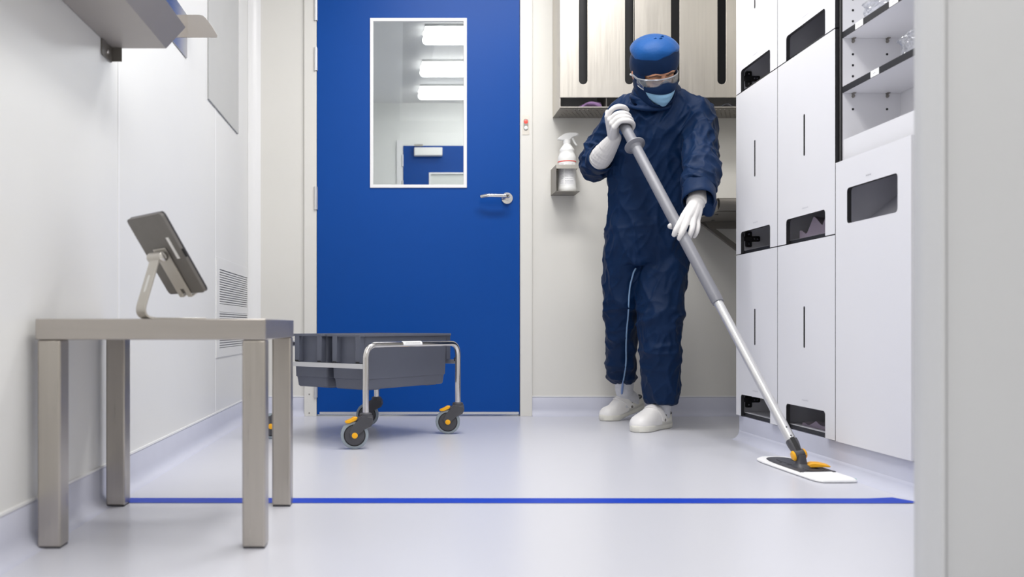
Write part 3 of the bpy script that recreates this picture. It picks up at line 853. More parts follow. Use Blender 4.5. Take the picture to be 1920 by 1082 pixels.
for z in (1.1230, 1.2850, 1.60):
    bm = B(); box(bm, XF + .0155, XSB - .001, a0 + .013, a1 - .013, z, z + .0185)
    s_ = obj('shelf_board', bm, M['hpl'], sh)
    bm = B(); box(bm, XF + .0140, XF + .0156, a0 + .013, a1 - .013, z, z + .0186); obj('black_edge', bm, M['core'], s_)
    ll = {1.1230: [2.409], 1.2850: [2.491, 2.317], 1.60: []}[z]
    for yy in ll:
        bm = B(); box(bm, XF + .0132, XF + .0140, yy - .021, yy + .021, z + .0005, z + .0183); c_ = obj('shelf_label', bm, M['paper'], s_, label='white shelf label')
        bm = B(); marks(bm, V((XF + .0132, yy, z + .009)), V((0, -1, 0)), V((0, 0, 1)), int(yy * 100), .012, .004, V((-.0003, 0, 0)))
        for f in bm.faces: f.material_index = 0
        o_ = obj('shelf_label_print', bm, M['ink'], s_, angle=0)
    for xx in (1.339, 1.440):
        for yy, s in ((a1 - .012, -1), (a0 + .012, 1)):
            bm = B()
            box(bm, xx - .004, xx + .004, min(yy, yy + s * .012), max(yy, yy + s * .012), z - .003, z - .0005)
            cyl(bm, (xx, yy, z - .009), (xx, yy + s * .006, z - .009), .004, 12)
            box(bm, xx - .0025, xx + .0025, min(yy, yy + s * .004), max(yy, yy + s * .004), z - .014, z - .001)
            obj('shelf_clip', bm, M['mid_steel'], s_)
def film_bag(c, sx, sy, sz, seed, label):
    bm = B()
    bmesh.ops.create_icosphere(bm, subdivisions=5, radius=1)
    for v in bm.verts:
        p = v.co.copy()
        for k in range(3): p[k] = math.copysign(abs(p[k]) ** .7, p[k])
        nz = noise.noise(p * 2.1 + V((seed, 0, 0))) * .16 + (.5 - abs(noise.noise(p * 5 + V((0, seed, 0))))) * .16
        p = p * (1 + nz)
        v.co = V((c[0] + p.x * sx, c[1] + p.y * sy, c[2] + max(p.z, -.9) * sz))
    o = obj('clear_bag', bm, M['bag'], None, angle=30)
    tag(o, label, 'bag', 'clear bags on the open shelves')
film_bag((XF + .09, 2.425, 1.3035 + .031), .070, .085, .032, 1, 'crumpled clear plastic bag on the upper visible shelf')
film_bag((XF + .09, 2.285, 1.1415 + .034), .065, .045, .036, 4, 'crumpled clear plastic bag on the lower shelf at the door jamb')

# ------------------------------------------------------------------ steel dispenser cabinet on the back wall
YD = 4.030
XD0, XD1 = .737, 1.720
t = thing('glove_dispenser', 'wide steel wall dispenser with tall dark slots behind the person', 'dispenser', ((XD0 + XD1) / 2, YB, 1.44))
slw = .0195; sx = [.8442, 1.0565, 1.2685, 1.4825]
for (a, b, ks) in ((XD0, 1.0790, (0, 1)), (1.0815, XD1, (2, 3))):
    bm = B()
    holes = [rrect(sx[k] - slw, sx[k] + slw, 1.548, 2.20, slw, 8) for k in ks]
    plate(bm, [[(a, 1.487), (b, 1.487), (b, 2.35), (a, 2.35)]] + holes, lambda p, q: V((p, YD, q)), V((0, .0025, 0)))
    obj('front_panel', bm, M['steel_c'], t, bevel=.0008)
bm = B()
box(bm, XD0, XD0 + .003, YD + .003, YB - .004, 1.44, 2.35); box(bm, XD1 - .003, XD1, YD + .003, YB - .004, 1.44, 2.35)
bk = B(); box(bk, XD0 + .003, XD1 - .003, YB - .008, YB - .004, 1.442, 2.35); obj('back_plate', bk, M['trim'], t)
box(bm, XD0, XD1, YD, YB - .004, 2.35, 2.353)
obj('cabinet_shell', bm, M['steel_c'], t)
for x in (.952, 1.19, 1.40):
    bm = B(); box(bm, x - .001, x + .001, YD + .004, YB - .009, 1.444, 2.35); obj('divider', bm, M['mid_steel'], t)
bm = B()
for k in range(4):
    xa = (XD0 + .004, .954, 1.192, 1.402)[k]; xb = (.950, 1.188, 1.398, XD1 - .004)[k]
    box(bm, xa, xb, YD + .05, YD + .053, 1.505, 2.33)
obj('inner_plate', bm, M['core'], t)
# perforated tray floor
bm = B()
holes = []
for i in range(46):
    for j in range(7):
        cx = XD0 + .030 + i * .0205 + (.010 if j % 2 else 0); cy = YD + .024 + j * .0245
        if cx > XD1 - .02: continue
        holes.append([(cx + .0042 * cos(a * pi / 4), cy + .0042 * sin(a * pi / 4)) for a in range(8)])
plate(bm, [[(XD0, YD - .004), (XD1, YD - .004), (XD1, YB - .004), (XD0, YB - .004)]] + holes, lambda p, q: V((p, q, 1.438)), V((0, 0, .002)))
tr = obj('perforated_tray', bm, M['mid_steel'], t, angle=25)
bm = B(); box(bm, XD0, XD1, YD - .004, YD - .002, 1.438, 1.444); obj('tray_lip', bm, M['steel_c'], tr)
for (xa, xb, lab, sd, zt) in ((.800, .942, 'violet bundle in the dispenser tray by the left divider', 1, .046), (1.455, 1.555, 'dark bundle in the dispenser tray at the cupboards', 2, .03)):
    bm = B()
    rings = []
    for i in range(16):
        u = i / 15; x = xa + (xb - xa) * u
        h = zt * (.30 + .70 * u ** .8) * min(1, (1.001 - u) * 14) ; 
        rings.append(ring(V((x, YD + .062 + .012 * sin(u * 6), 1.441 + h * .5)), V((0, .055 * (.55 + .45 * sin(u * 3 + .2)), .008 * sin(u * 9))), V((0, .004, h * .5)), 20))
    loft(bm, rings)
    for v in bm.verts: v.co += V((0, .006, .003)) * noise.noise(v.co * 45) ; v.co.z = max(v.co.z, 1.4405)
    o = obj('glove_bundle', bm, M['violet'] if sd == 1 else M['dgrey'], None, angle=60); tag(o, lab, 'bundle')

# ------------------------------------------------------------------ spray bottle in its wall holder
hx, hy = .792, 4.150
t = thing('bottle_holder', 'small steel wall holder with ring plate around the spray bottle', 'holder', (hx, YB, 1.07))
bm = B()
circ = [(hx + .047 * cos(2 * pi * i / 32), hy + .047 * sin(2 * pi * i / 32)) for i in range(32)]
plate(bm, [rrect(.7305, .850, hy - .062, YB - .001, .012, corners=(0, 1, 0, 0)), circ], lambda a, b: V((a, b, 1.186)), V((0, 0, .002))); box(bm, .7305, .845, hy - .0635, hy - .0615, 1.170, 1.188); obj('ring_plate', bm, M['steel_c'], t)
bm = B(); box(bm, .7285, .7305, hy - .062, YB - .001, 1.066, 1.188); obj('side_plate', bm, M['mid_steel'], t)
bm = B(); box(bm, .7285, .842, hy - .055, YB - .001, 1.064, 1.0665); obj('bottom_plate', bm, M['mid_steel'], t)
sb = thing('spray_bottle', 'white trigger spray bottle with red stripe in the wall holder', 'spray bottle', (hx, hy, 1.0667))
bm = B(); z0 = 1.0668
lathe(bm, (hx, hy, z0), cz, [(0, .040), (.004, .0435), (.022, .0435), (.026, .042), (.145, .042), (.152, .0432), (.168, .0425), (.180, .037), (.190, .0325), (.196, .0345), (.203, .0345), (.212, .029), (.224, .020), (.229, .0165), (.236, .0165)], 48)
obj('bottle', bm, M['white_pl'], sb, angle=50)
bm = B(); lathe(bm, (hx, hy, z0 + .232), cz, [(0, .0165), (.001, .0175), (.018, .0170), (.019, .015)], 32); obj('collar', bm, M['white_pl'], sb)
bm = B()
pr = [(-.044, .250), (-.026, .248), (-.016, .248), (.012, .248), (.026, .262), (.044, .268), (.048, .271), (.048, .281), (.040, .2835), (.012, .284), (-.012, .279), (-.032, .266), (-.045, .256)]
plate(bm, [pr], lambda a, b: V((hx + a, hy - .011, z0 + b)), V((0, .022, 0)))
hd = obj('spray_head', bm, M['white_pl'], sb, bevel=.004, segs=3)
bm = B(); tube(bm, [(hx + .024, hy, z0 + .268), (hx + .030, hy, z0 + .250), (hx + .040, hy, z0 + .232), (hx + .045, hy, z0 + .226)], [.006, .0055, .005, .0045], 12); obj('trigger', bm, M['white_pl'], hd)
bm = B(); cyl(bm, (hx + .048, hy, z0 + .276), (hx + .053, hy, z0 + .276), .006, 16); obj('nozzle', bm, M['white_pl'], hd)
bm = B(); lathe(bm, (hx, hy, z0 + .1418), cz, [(0, .0428), (.0002, .0434), (.0042, .0434), (.0044, .0428)], 48, cap=False); obj('stripe', bm, M['red'], sb, label='red stripe')
bm = B()
def onb(a, z, r): return V((hx + r * sin(radians(a)), hy - r * cos(radians(a)), z0 + z))
for (a0_, a1_, zz0, zz1) in ((-62, 48, .030, .1395),):
    k = 14
    lo_ = [bm.verts.new(onb(a0_ + (a1_ - a0_) * i / k, zz0, .0424)) for i in range(k + 1)]; hi_ = [bm.verts.new(onb(a0_ + (a1_ - a0_) * i / k, zz1, .0424)) for i in range(k + 1)]
    for i in range(k): bm.faces.new((lo_[i], lo_[i + 1], hi_[i + 1], hi_[i]))
lb = obj('bottle_label', bm, M['paper'], sb, label='white paper label with small grey print')
bm = B(); rnd = random.Random(4)
for z in [.132, .127, .118, .112, .106, .100, .094, .087, .081, .074, .068, .060, .050, .044, .038]:
    for (a0_, a1_, step) in ((-56, -34, 7), (-22, 34, 5)):
        a = a0_
        while a < a1_:
            w_ = rnd.uniform(2, step * .9)
            q = [bm.verts.new(onb(a + dx, z + dz, .0427)) for dx, dz in ((0, 0), (w_, 0), (w_, .002), (0, .002))]
            bm.faces.new(q); a += w_ + rnd.uniform(.8, 2)
obj('label_print', bm, M['ink_light'], lb, angle=0)

# ------------------------------------------------------------------ indicator plate on the door casing
t = thing('door_indicator', 'small steel plate with red lamp and white button on the door frame', 'indicator', (.606, YB - .014, 1.40))
yy = YB - .0145
bm = B(); plate(bm, [rrect(.5895, .6225, 1.355, 1.448, .002)], lambda a, b: V((a, yy - .0015, b)), V((0, .0015, 0))); pl = obj('plate', bm, M['steel_c'], t)
bm = B(); plate(bm, [rrect(.5945, .6175, 1.374, 1.432, .0115, 8)], lambda a, b: V((a, yy - .0022, b)), V((0, .0008, 0))); obj('bezel', bm, M['mid_steel'], t)
bm = B(); lathe(bm, (.606, yy - .0022, 1.418), (0, -1, 0), [(0, .0095), (.002, .0085), (.0035, .005), (.004, 0)], 24); obj('red_lamp', bm, M['led_red'], t, label='red lamp')
bm = B(); lathe(bm, (.606, yy - .0022, 1.388), (0, -1, 0), [(0, .009), (.003, .009), (.004, .007), (.004, 0)], 24); obj('button', bm, M['white_pl'], t, label='white push button')

# ------------------------------------------------------------------ steel worktop behind the person
t = thing('wall_worktop', 'dark steel wall worktop with rolled front edge beside the cupboards', 'worktop', (1.55, YB, .93))
x0, x1, yf, yb = 1.366, 1.72, 3.76, YB - .001
bm = B()
pr = [(yf, .985)] + [(yf - .0 - .027 * sin(radians(a)), .958 + .027 * cos(radians(a))) for a in range(0, 181, 15)] + [(yf + .012, .931), (yf + .012, .934)] + \
     [(yf - .0 - .0245 * sin(radians(a)), .958 + .0245 * cos(radians(a))) for a in range(180, -1, -15)] + [(yf, .982)]
pr = [(yb, .985)] + pr + [(yb, .982)]
plate(bm, [pr], lambda a, b: V((x0, a, b)), V((x1 - x0, 0, 0))); obj('rolled_top', bm, M['mid_steel'], t, angle=30)
bm = B(); box(bm, x0 + .004, x1, yf + .02, yb, .928, .9335); box(bm, x0 + .012, x1, yf + .03, yb, .934, .981); un = obj('underside', bm, M['dark_steel'], t, angle=25)
bm = B()
for xx, yy_ in ((1.40, 3.87), (1.40, 4.08), (1.46, 4.08)): cyl(bm, (xx, yy_, .9265), (xx, yy_, .9285), .008, 16)
obj('bolts', bm, M['black'], un)
bm = B(); obox(bm, V((1.525, 4.16, .862)), V((.80, 0, -.60)), V((0, 1, 0)), V((.60, 0, .80)), .125, .012, .010); obj('strut', bm, M['dark_steel'], t)
bm = B(); plate(bm, [[(1.44, .927), (1.70, .927), (1.70, .893), (1.465, .893)]], lambda a, b: V((a, 4.13, b)), V((0, .004, 0))); obj('strut_bracket', bm, M['dark_steel'], t)
# ------------------------------------------------------------------ mop
MB_ = V((1.193, 2.600, .038))          # pivot above the mop plate
MT = P(1160, 216, 3.53)                # top end of the handle
ma = (MT - MB_).normalized(); ML = (MT - MB_).length
def at_py(py):
    """point of the handle axis that shows at image row py"""
    lo, hi = 0.0, 1.0
    for _ in range(40):
        m = (lo + hi) / 2; p = MB_.lerp(MT, m)
        if 611 - (p.z - EYE) * F / p.y > py: lo = m
        else: hi = m
    return MB_.lerp(MT, lo)
mop = thing('flat_mop', 'flat mop with grey and white handle held by the person, white pad on floor', 'mop', (1.215, 2.60, 0))
mu, mv = frame_of(ma)
if mu.x < 0: mu = -mu
J = at_py(568); E = at_py(826)
bm = B(); lathe(bm, J, ma, [(0, .0150), (.001, .0190), (.012, .0200), ((MT - J).length - .012, .0205), ((MT - J).length - .003, .018), ((MT - J).length, .010)], 28)
grip = obj('grip_sleeve', bm, M['mop_grey'], mop, label='grey grip sleeve')
CP = at_py(273)
bm = B(); lathe(bm, CP - ma * .022, ma, [(0, .0207), (.004, .022), (.012, .026), (.017, .038), (.020, .0405), (.024, .0405), (.027, .036), (.032, .027), (.040, .0222), (.042, .0207)], 40)
obj('hand_stop', bm, M['mop_grey'], grip)
bm = B(); lathe(bm, E, ma, [(0, .0140), (.001, .0148), ((J - E).length + .01, .0148), ((J - E).length + .011, .012)], 28); tu = obj('tube', bm, M['alu'], mop, label='white aluminium tube')
fr_ = V((0, -1, 0)); fr_ = (fr_ - ma * fr_.dot(ma)).normalized(); sd_ = ma.cross(fr_).normalized()
if sd_.x < 0: sd_ = -sd_
bm = B()
for py in (805, 821): 
    q = at_py(py); cyl(bm, q + fr_ * .0142, q + fr_ * .0155, .0028, 12)
obj('pin_holes', bm, M['dgrey'], tu)
# grey joint: fork socket, knuckle, foot
E2 = at_py(868) 
bm = B()
rings = []
Lj = (E - MB_).length
for k, (a, b) in ((0, (.0165, .0150)), (.25, (.0165, .0150)), (.55, (.0145, .0150)), (.78, (.0125, .014)), (1.0, (.0140, .0145))):
    c = E.lerp(MB_ + ma * .020, k)
    rings.append(ring(c, sd_ * a, fr_ * b, 20, .6))
loft(bm, rings)
jt = obj('joint', bm, M['dgrey'], mop, angle=40)
bm = B(); q = E.lerp(MB_, .28); obox(bm, q + fr_ * .0145, sd_, ma, fr_, .0065, .022, .0008); obj('joint_recess', bm, M['black'], jt)
bm = B(); kc = MB_ + ma * .016; tube(bm, [kc - sd_ * .014, kc + sd_ * .014], .0155, 20, smooth=False, round_ends=False)
obj('knuckle', bm, M['dgrey'], mop, bevel=.002)
for s in (-1, 1):
    bm = B(); lathe(bm, kc + sd_ * (s * .0142), sd_ * s, [(0, .0150), (.003, .0150), (.006, .012), (.0068, 0)], 24); obj('pivot_cap', bm, M['yellow'], mop)
# plate and pad
pu = V((.012, -.41, 0)).normalized()      # along the pad, far left to near right
pv = V((-pu.y, pu.x, 0)); pv = V((.965, .262, 0)).normalized(); pv = (pv - pu * pv.dot(pu)).normalized()
PC = V((1.2095, 2.628, 0))
def R_(a, b, z): return PC + pu * a + pv * b + cz * z
bm = B()
HL, HW = .212, .0615
def padout(m):
    o_ = []
    for a, b in ((-HL, -HW * .50), (-HL + .010, -HW * .80), (-HL * .72, -HW), (0, -HW * 1.02), (HL * .62, -HW), (HL * .86, -HW * .96), (HL - .006, -HW * .80), (HL, -HW * .60), (HL, HW * .60), (HL - .006, HW * .82), (HL * .86, HW * .97), (HL * .62, HW), (0, HW * 1.02), (-HL * .72, HW), (-HL + .010, HW * .80), (-HL, HW * .50)):
        la = max(0, 1 - m / HL); lb = max(0, 1 - m / HW)
        o_.append((a * la, b * lb))
    pts = [V((a, b, 0)) for a, b in o_]; pts.append(pts[0])
    return [(p.x, p.y) for p in catmull(pts, 4)[:-1]]
rings = []
for m_, z in ((.004, .0005), (.000, .003), (.000, .006), (.004, .0092), (.012, .0104), (.018, .0104)):
    rings.append([R_(a, b, z + (.004 * max(0, (abs(a) - .12) / .1) if z > .01 else 0)) for a, b in padout(m_)])
loft(bm, rings); pad = obj('mop_pad', bm, M['pad'], mop, angle=60, label='white microfibre pad')
bm = B(); obox(bm, R_(HL - .050, HW * .99, .005), pu, pv, cz, .014, .005, .001); obj('tag', bm, M['teal'], pad)
bm = B()
def plout(m):
    o_ = [(-.186 + m, 0), (-.176 + m * .7, -.028 + m * .5), (-.135, -.045 + m), (-.05, -.0515 + m), (.075, -.0515 + m), (.092 - m, -.049 + m), (.097 - m, 0), (.092 - m, .049 - m), (.075, .0515 - m), (-.05, .0515 - m), (-.135, .045 - m), (-.176 + m * .7, .028 - m * .5)]
    pts = [V((a, b, 0)) for a, b in o_]; pts.append(pts[0])
    return [(p.x, p.y) for p in catmull(pts, 3)[:-1]]
loft(bm, [[R_(a, b, z) for a, b in plout(m_)] for m_, z in ((0, .0100), (0, .0122), (.003, .0138), (.012, .0142))])
pl = obj('mop_plate', bm, M['dgrey'], mop, angle=50)
for k in (-1, 1):
    bm = B(); obox(bm, R_(-.02, k * .022, .0144), pu, pv, cz, .10, .003, .0012); obj('plate_rib', bm, M['dgrey'], pl, bevel=.001)
for k in (-.07, -.02):
    bm = B(); lathe(bm, R_(k, -.034, .0141), cz, [(0, .004), (.0008, .004), (.0009, 0)], 12); obj('plate_rivet', bm, M['black'], pl)
# pivot base and yellow pedal
pb = V((MB_.x, MB_.y, .0140))
bm = B()
loft(bm, [ring(pb + cz * z, pu * a, pv * b, 20, .7) for z, a, b in ((0, .030, .024), (.006, .027, .021), (.012, .016, .015), (.030, .0115, .012), (.038, .0125, .013))])
obj('pivot_base', bm, M['dgrey'], mop, angle=40)
bm = B(); pd = (pu * .45 + pv * .9).normalized(); pn = cz.cross(pd).normalized()
pd = V((1, -.22, 0)).normalized(); pn = cz.cross(pd).normalized()
rings = []
for a, zt, zb, wd in ((.014, .012, .002, .016), (.030, .0165, .004, .021), (.050, .0155, .006, .024), (.068, .0120, .006, .024), (.076, .0095, .006, .020)):
    rings.append([pb + pd * a + pn * (wd * s) + cz * z for s, z in ((-1, zb), (1, zb), (1, zt), (-1, zt))])
loft(bm, rings); obj('foot_pedal', bm, M['yellow'], mop, bevel=.0025, segs=3)

# ------------------------------------------------------------------ person
NS = 28
def tring(xl, xr, py, Y, ry, twist=0.0, ex=.9, tilt=0.0):
    """horizontal ring spanning xl..xr in the photo at row py and depth Y"""
    c = P((xl + xr) / 2, py, Y); s = F / Y
    t = radians(twist)
    rx = (xr - xl) / 2 / s / max(cos(t), .5) * 1.0
    lat = V((cos(t), -sin(t), 0)); fr = V((-sin(t), -cos(t), 0))
    if tilt: fr = fr * cos(radians(tilt)) + V((0, 0, -sin(radians(tilt))))
    rx = math.sqrt(max(1e-6, ((xr - xl) / 2 / s) ** 2 - (ry * sin(t)) ** 2)) / cos(t)
    return ring(c, lat * rx, fr * ry, NS, ex)
def sring(bm, specs): loft(bm, [tring(*s) for s in specs])

torso = [(1196, 1262, 176, 3.585, .068, 14), (1186, 1275, 190, 3.60, .080, 16), (1166, 1300, 204, 3.62, .098, 20), (1150, 1322, 224, 3.63, .116, 22), (1147, 1322, 260, 3.645, .130, 20),
         (1146, 1314, 310, 3.68, .138, 15), (1144, 1303, 360, 3.71, .138, 10), (1140, 1296, 400, 3.735, .140, 8), (1135, 1290, 440, 3.75, .142, 6), (1133, 1287, 470, 3.76, .140, 5), (1133, 1285, 498, 3.765, .125, 4)]
legL = [(1200, 1287, 470, 3.755, .115, 3), (1195, 1286, 510, 3.735, .112, 0), (1196, 1281, 550, 3.705, .105, -4), (1200, 1276, 600, 3.675, .098, -6), (1203, 1273, 650, 3.675, .092, -6), (1205, 1272, 700, 3.69, .092, -6), (1207, 1272, 735, 3.70, .090, -6), (1212, 1266, 756, 3.705, .082, -6)]
legR = [(1133, 1212, 468, 3.775, .115, 8), (1132, 1205, 510, 3.79, .110, 10), (1133, 1199, 550, 3.82, .102, 12), (1134, 1194, 600, 3.855, .092, 14), (1136, 1192, 650, 3.91, .086, 14), (1138, 1192, 690, 3.965, .082, 14), (1141, 1194, 708, 3.99, .078, 14), (1148, 1188, 717, 4.00, .066, 14)]
# arms: points (px, py, Y), radius
armR = [((1178, 222, 3.685), .072), ((1152, 244, 3.71), .070), ((1129, 276, 3.755), .068), ((1119, 299, 3.79), .069), ((1120, 305, 3.75), .067), ((1123, 302, 3.722), .063), ((1126, 300, 3.700), .034)]
armL = [((1300, 222, 3.565), .080), ((1309, 250, 3.525), .071), ((1313, 290, 3.455), .066), ((1314, 325, 3.39), .065), ((1312, 350, 3.328), .064), ((1311, 358, 3.308), .034)]
def arm(bm, spec, k=1.0, n=None, sub=5):
    sp = spec if n is None else spec[:n]
    tube(bm, [P(*p) for p, r in sp], [r * k for p, r in sp], 22, sub=sub)

def folds(co, n):
    """cloth folds: long soft drape ridges plus finer creases, stronger at elbows, waist, knees and crotch"""
    x, y, z = co
    px = 750 + F * x / y; py = 611 - (z - EYE) * F / y
    d = 0.0
    amp = .0035
    def bump_(cx, cy, rx, ry): return math.exp(-(((px - cx) / rx) ** 2 + ((py - cy) / ry) ** 2))
    elbow = bump_(1118, 300, 35, 45) + bump_(1318, 330, 32, 55)
    waist = bump_(1215, 405, 90, 40)
    knee = bump_(1165, 575, 35, 40) + bump_(1238, 620, 40, 55) + bump_(1165, 690, 40, 30)
    crotch = bump_(1205, 495, 40, 35)
    sho = bump_(1185, 225, 60, 45) + bump_(1310, 235, 45, 45)
    def ridge(p): 
        v = noise.noise(p); return 1 - 2 * abs(v)
    def crease(p): return max(0, ridge(p)) ** 2.5
    # long vertical drape on trunk and trousers
    d += .0050 * ridge(V((x * 8, y * 8, z * 2.0 + 3)))
    d += .0085 * crease(V((x * 13 + z * 5, y * 11, z * 6)))
    d += .0055 * crease(V((x * 22 - z * 9, y * 18, z * 11 + 4)))
    d += .0014 * noise.noise(V((x * 40, y * 40, z * 22)))
    # cross creases
    c = crease(V((x * 6 + z * 6, y * 7, z * 24 + x * 12)))
    d += .020 * min(1.1, elbow) * c + .009 * waist * crease(V((x * 4, y * 5, z * 20 + x * 3))) + .016 * knee * crease(V((x * 5 - z * 4, y * 6, z * 17)))
    d += .005 * crotch * crease(V((x * 14 + z * 8, y * 8, z * 14))) + .017 * min(1, sho) * crease(V((x * 18 - z * 12, y * 12, z * 8)))
    return d - .006

# face and bowed head frame
HC = P(1227, 136, 3.50)
HR = Matrix.Rotation(radians(4), 3, 'Z') @ Matrix.Rotation(radians(-13), 3, 'Y') @ Matrix.Rotation(radians(33), 3, 'X')
def H(x, y, z): return HC + HR @ V((x, y, z))       # head frame: x viewer right, -y face, z up
def hring(z, rx, ryf, ryb, cy=0.0, n=32, ex=.95):
    out = []
    for i in range(n):
        t = 2 * pi * i / n
        c, s = cos(t), sin(t)
        c = math.copysign(abs(c) ** ex, c); s = math.copysign(abs(s) ** ex, s)
        out.append(H(c * rx, cy + s * (ryb if s > 0 else ryf), z))
    return out
# body: one continuous skin surface (mostly under the clothes)
bm = B()
loft(bm, [hring(z, a, f, b, cy) for z, a, f, b, cy in ((-.112, .022, .030, .020, -.045), (-.104, .038, .044, .040, -.036), (-.085, .052, .058, .062, -.024), (-.055, .063, .070, .080, -.012), (-.02, .070, .076, .092, -.004),
        (.015, .073, .080, .098, 0), (.05, .074, .082, .098, 0), (.08, .066, .072, .086, 0), (.102, .048, .052, .064, 0), (.114, .022, .024, .030, 0))])
tube(bm, [H(0, -.078, .008), H(0, -.092, -.018), H(0, -.100, -.036), H(0, -.090, -.044)], [.008, .010, .014, .010], 14)      # nose
for s in (-1, 1):
    tube(bm, [H(s * .012, -.083, .020), H(s * .034, -.078, .024), H(s * .054, -.062, .018)], [.008, .010, .007], 12)          # brow ridge
    tube(bm, [H(s * .016, -.076, -.002), H(s * .031, -.074, .001), H(s * .046, -.064, -.001)], [.007, .0125, .007], 12)         # lid over the eye
    tube(bm, [H(s * .040, -.060, -.030), H(s * .052, -.046, -.036)], [.016, .014], 12)                                          # cheek
    tube(bm, [H(s * .074, .004, .026), H(s * .081, .014, .018), H(s * .081, .014, -.002), H(s * .075, .006, -.022)], [.006, .008, .008, .006], 12)   # ear
tube(bm, [H(-.022, -.080, -.068), H(0, -.088, -.066), H(.022, -.080, -.068)], [.006, .008, .006], 12)                          # mouth
tube(bm, [H(-.018, -.079, -.077), H(0, -.086, -.077), H(.018, -.079, -.077)], [.006, .008, .006], 12)
tube(bm, [H(0, .028, -.03), H(0, .045, -.10), P(1230, 205, 3.60)], [.058, .056, .062], 20)                                    # neck
def thin(specs, k, ky): return [(s[0] + (s[1] - s[0]) * (1 - k) / 2, s[1] - (s[1] - s[0]) * (1 - k) / 2, s[2], s[3], s[4] * ky, s[5]) for s in specs]
sring(bm, thin(torso[2:], .80, .80)); sring(bm, thin(legL, .62, .68)); sring(bm, thin(legR, .62, .68))
arm(bm, armR[:-1], .55); arm(bm, armL[:-1], .55)
WR = P(1150, 263, 3.56); WLh = P(1305, 378, 3.235)
tube(bm, [P(1128, 304, 3.69), P(1136, 292, 3.645), WR], [.032, .028, .016], 16); tube(bm, [P(1312, 350, 3.33), P(1311, 360, 3.30), P(1309, 368, 3.272)], [.030, .022, .012], 16)
AR, AL = P(1168, 733, 4.045), P(1237, 778, 3.715)
tube(bm, [P(1168, 700, 3.985), P(1169, 712, 4.01), AR], [.036, .030, .022], 16); tube(bm, [P(1238, 740, 3.70), AL], [.034, .022], 16)
me = merged(bm, .0045, 5, .5, [M['skin']])
BASE = V((1.05, 3.75, 0))
person = bpy.data.objects.new('person', None); COL.objects.link(person)
bpy.data.objects.remove(person)
WL['person'] = BASE
for v in me.vertices: v.co -= BASE
me.shade_smooth()
person = bpy.data.objects.new('person', me); COL.objects.link(person); person.location = BASE
WL[person.name] = BASE
tag(person, 'person in navy cleanroom coverall, blue cap, goggles and white gloves mopping', 'person')

# coverall
bm = B(); sring(bm, torso); sring(bm, legL); sring(bm, legR); arm(bm, armR); arm(bm, armL)
# shoulder joins, cuff flaps, seat
tube(bm, [P(1215, 200, 3.61), P(1176, 216, 3.67)], [.075, .076], 20); tube(bm, [P(1250, 200, 3.60), P(1300, 217, 3.565)], [.075, .078], 20)
tube(bm, [P(1326, 372, 3.28), P(1330, 398, 3.265)], [.030, .018], 14)
tube(bm, [P(1291, 352, 3.31), P(1290, 374, 3.285)], [.020, .012], 14)
me = merged(bm, .0060, 6, .5, [M['cloth']], folds)
from mathutils.bvhtree import BVHTree
BVH = BVHTree.FromPolygons([v.co.copy() for v in me.vertices], [tuple(p.vertices) for p in me.polygons])
me = shift_mesh(me, person)
co = finish('coverall', me, person, 180)
s_ = co.modifiers.new('sub', 'SUBSURF'); s_.levels = 0; s_.render_levels = 1
# sleeve cuff rims: dark open ends around the gloves
for c0_, c1_, rr in ((P(1121, 304, 3.735), P(1130, 294, 3.655), .0625), (P(1312, 350, 3.328), P(1309.5, 380, 3.255), .063)):
    d = (c1_ - c0_).normalized(); L_ = (c1_ - c0_).length
    bm = B(); lathe(bm, c0_, d, [(-.012, rr * .90), (.0, rr), (L_ * .3, rr * 1.03), (L_ * .65, rr * 1.04), (L_ * .92, rr * 1.03), (L_, rr * 1.0), (L_ + .003, rr * .95), (L_ - .004, rr * .91), (L_ * .5, rr * .90), (0, rr * .86)], 40, cap=False)
    for v in bm.verts:
        t = (v.co - c0_).dot(d)
        v.co += (v.co - (c0_ + d * t)).normalized() * (.006 * noise.noise(v.co * 20) - .006 * max(0, 1 - 2 * abs(noise.noise(V((t * 30, v.co.x * 6, v.co.z * 6))))) ** 2)
    obj('sleeve_cuff', bm, M['cloth'], person, angle=180, subsurf=1)
# collar roll of the coverall
bm = B()
for (k, rad, zz) in ((0, .014, 0), (1, .012, -8), (2, .012, 9)):
    pts = []
    for i in range(17):
        t = radians(-205 + 230 * i / 16)
        px_ = 1232 + (43 + 5 * k) * cos(t); 
        y_ = 3.585 + .085 * sin(t) * 1.0
        pts.append(P(px_, 188 + zz + (-sin(t)) * 8 - 7 * max(0, cos(t)), y_))
    tube(bm, pts, [rad * (.75 + .35 * noise.noise(V((i * .7, k, 2)))) for i in range(17)], 12, sub=3)
me = merged(bm, .004, 4, .5, [M['cloth']]); me = shift_mesh(me, person); finish('collar', me, person, 180)
# zip down the inside of the right leg
bm = B(); zp = []
def front(px, py, specs):
    """point on the front of the trousers"""
    o_ = V((0, 0, EYE)); h = BVH.ray_cast(o_, (P(px, py, 4.0) - o_).normalized())
    return h[0] + h[1] * .003 if h[0] else P(px, py, specs[-1][3] - specs[-1][4])
for px_, py_ in ((1191, 502), (1186, 512), (1180, 535), (1178, 560), (1177, 590), (1174, 620), (1173, 650), (1173, 680), (1170, 704), (1168, 716)):
    zp.append(front(px_, py_, legR))
zq = []
for a_, b_ in zip(zp[:-1], zp[1:]):
    for k_ in range(4):
        q_ = a_.lerp(b_, k_ / 4); zq.append(front(750 + F * q_.x / q_.y, 611 - (q_.z - EYE) * F / q_.y, legR))
zq.append(zp[-1])
zq = [sum(zq[max(0, i - 1):i + 2], V()) / len(zq[max(0, i - 1):i + 2]) for i in range(len(zq))]
tube(bm, zq, .0036, 10, smooth=False); obj('zip', bm, M['zip'], person, angle=60, label='pale blue zip')

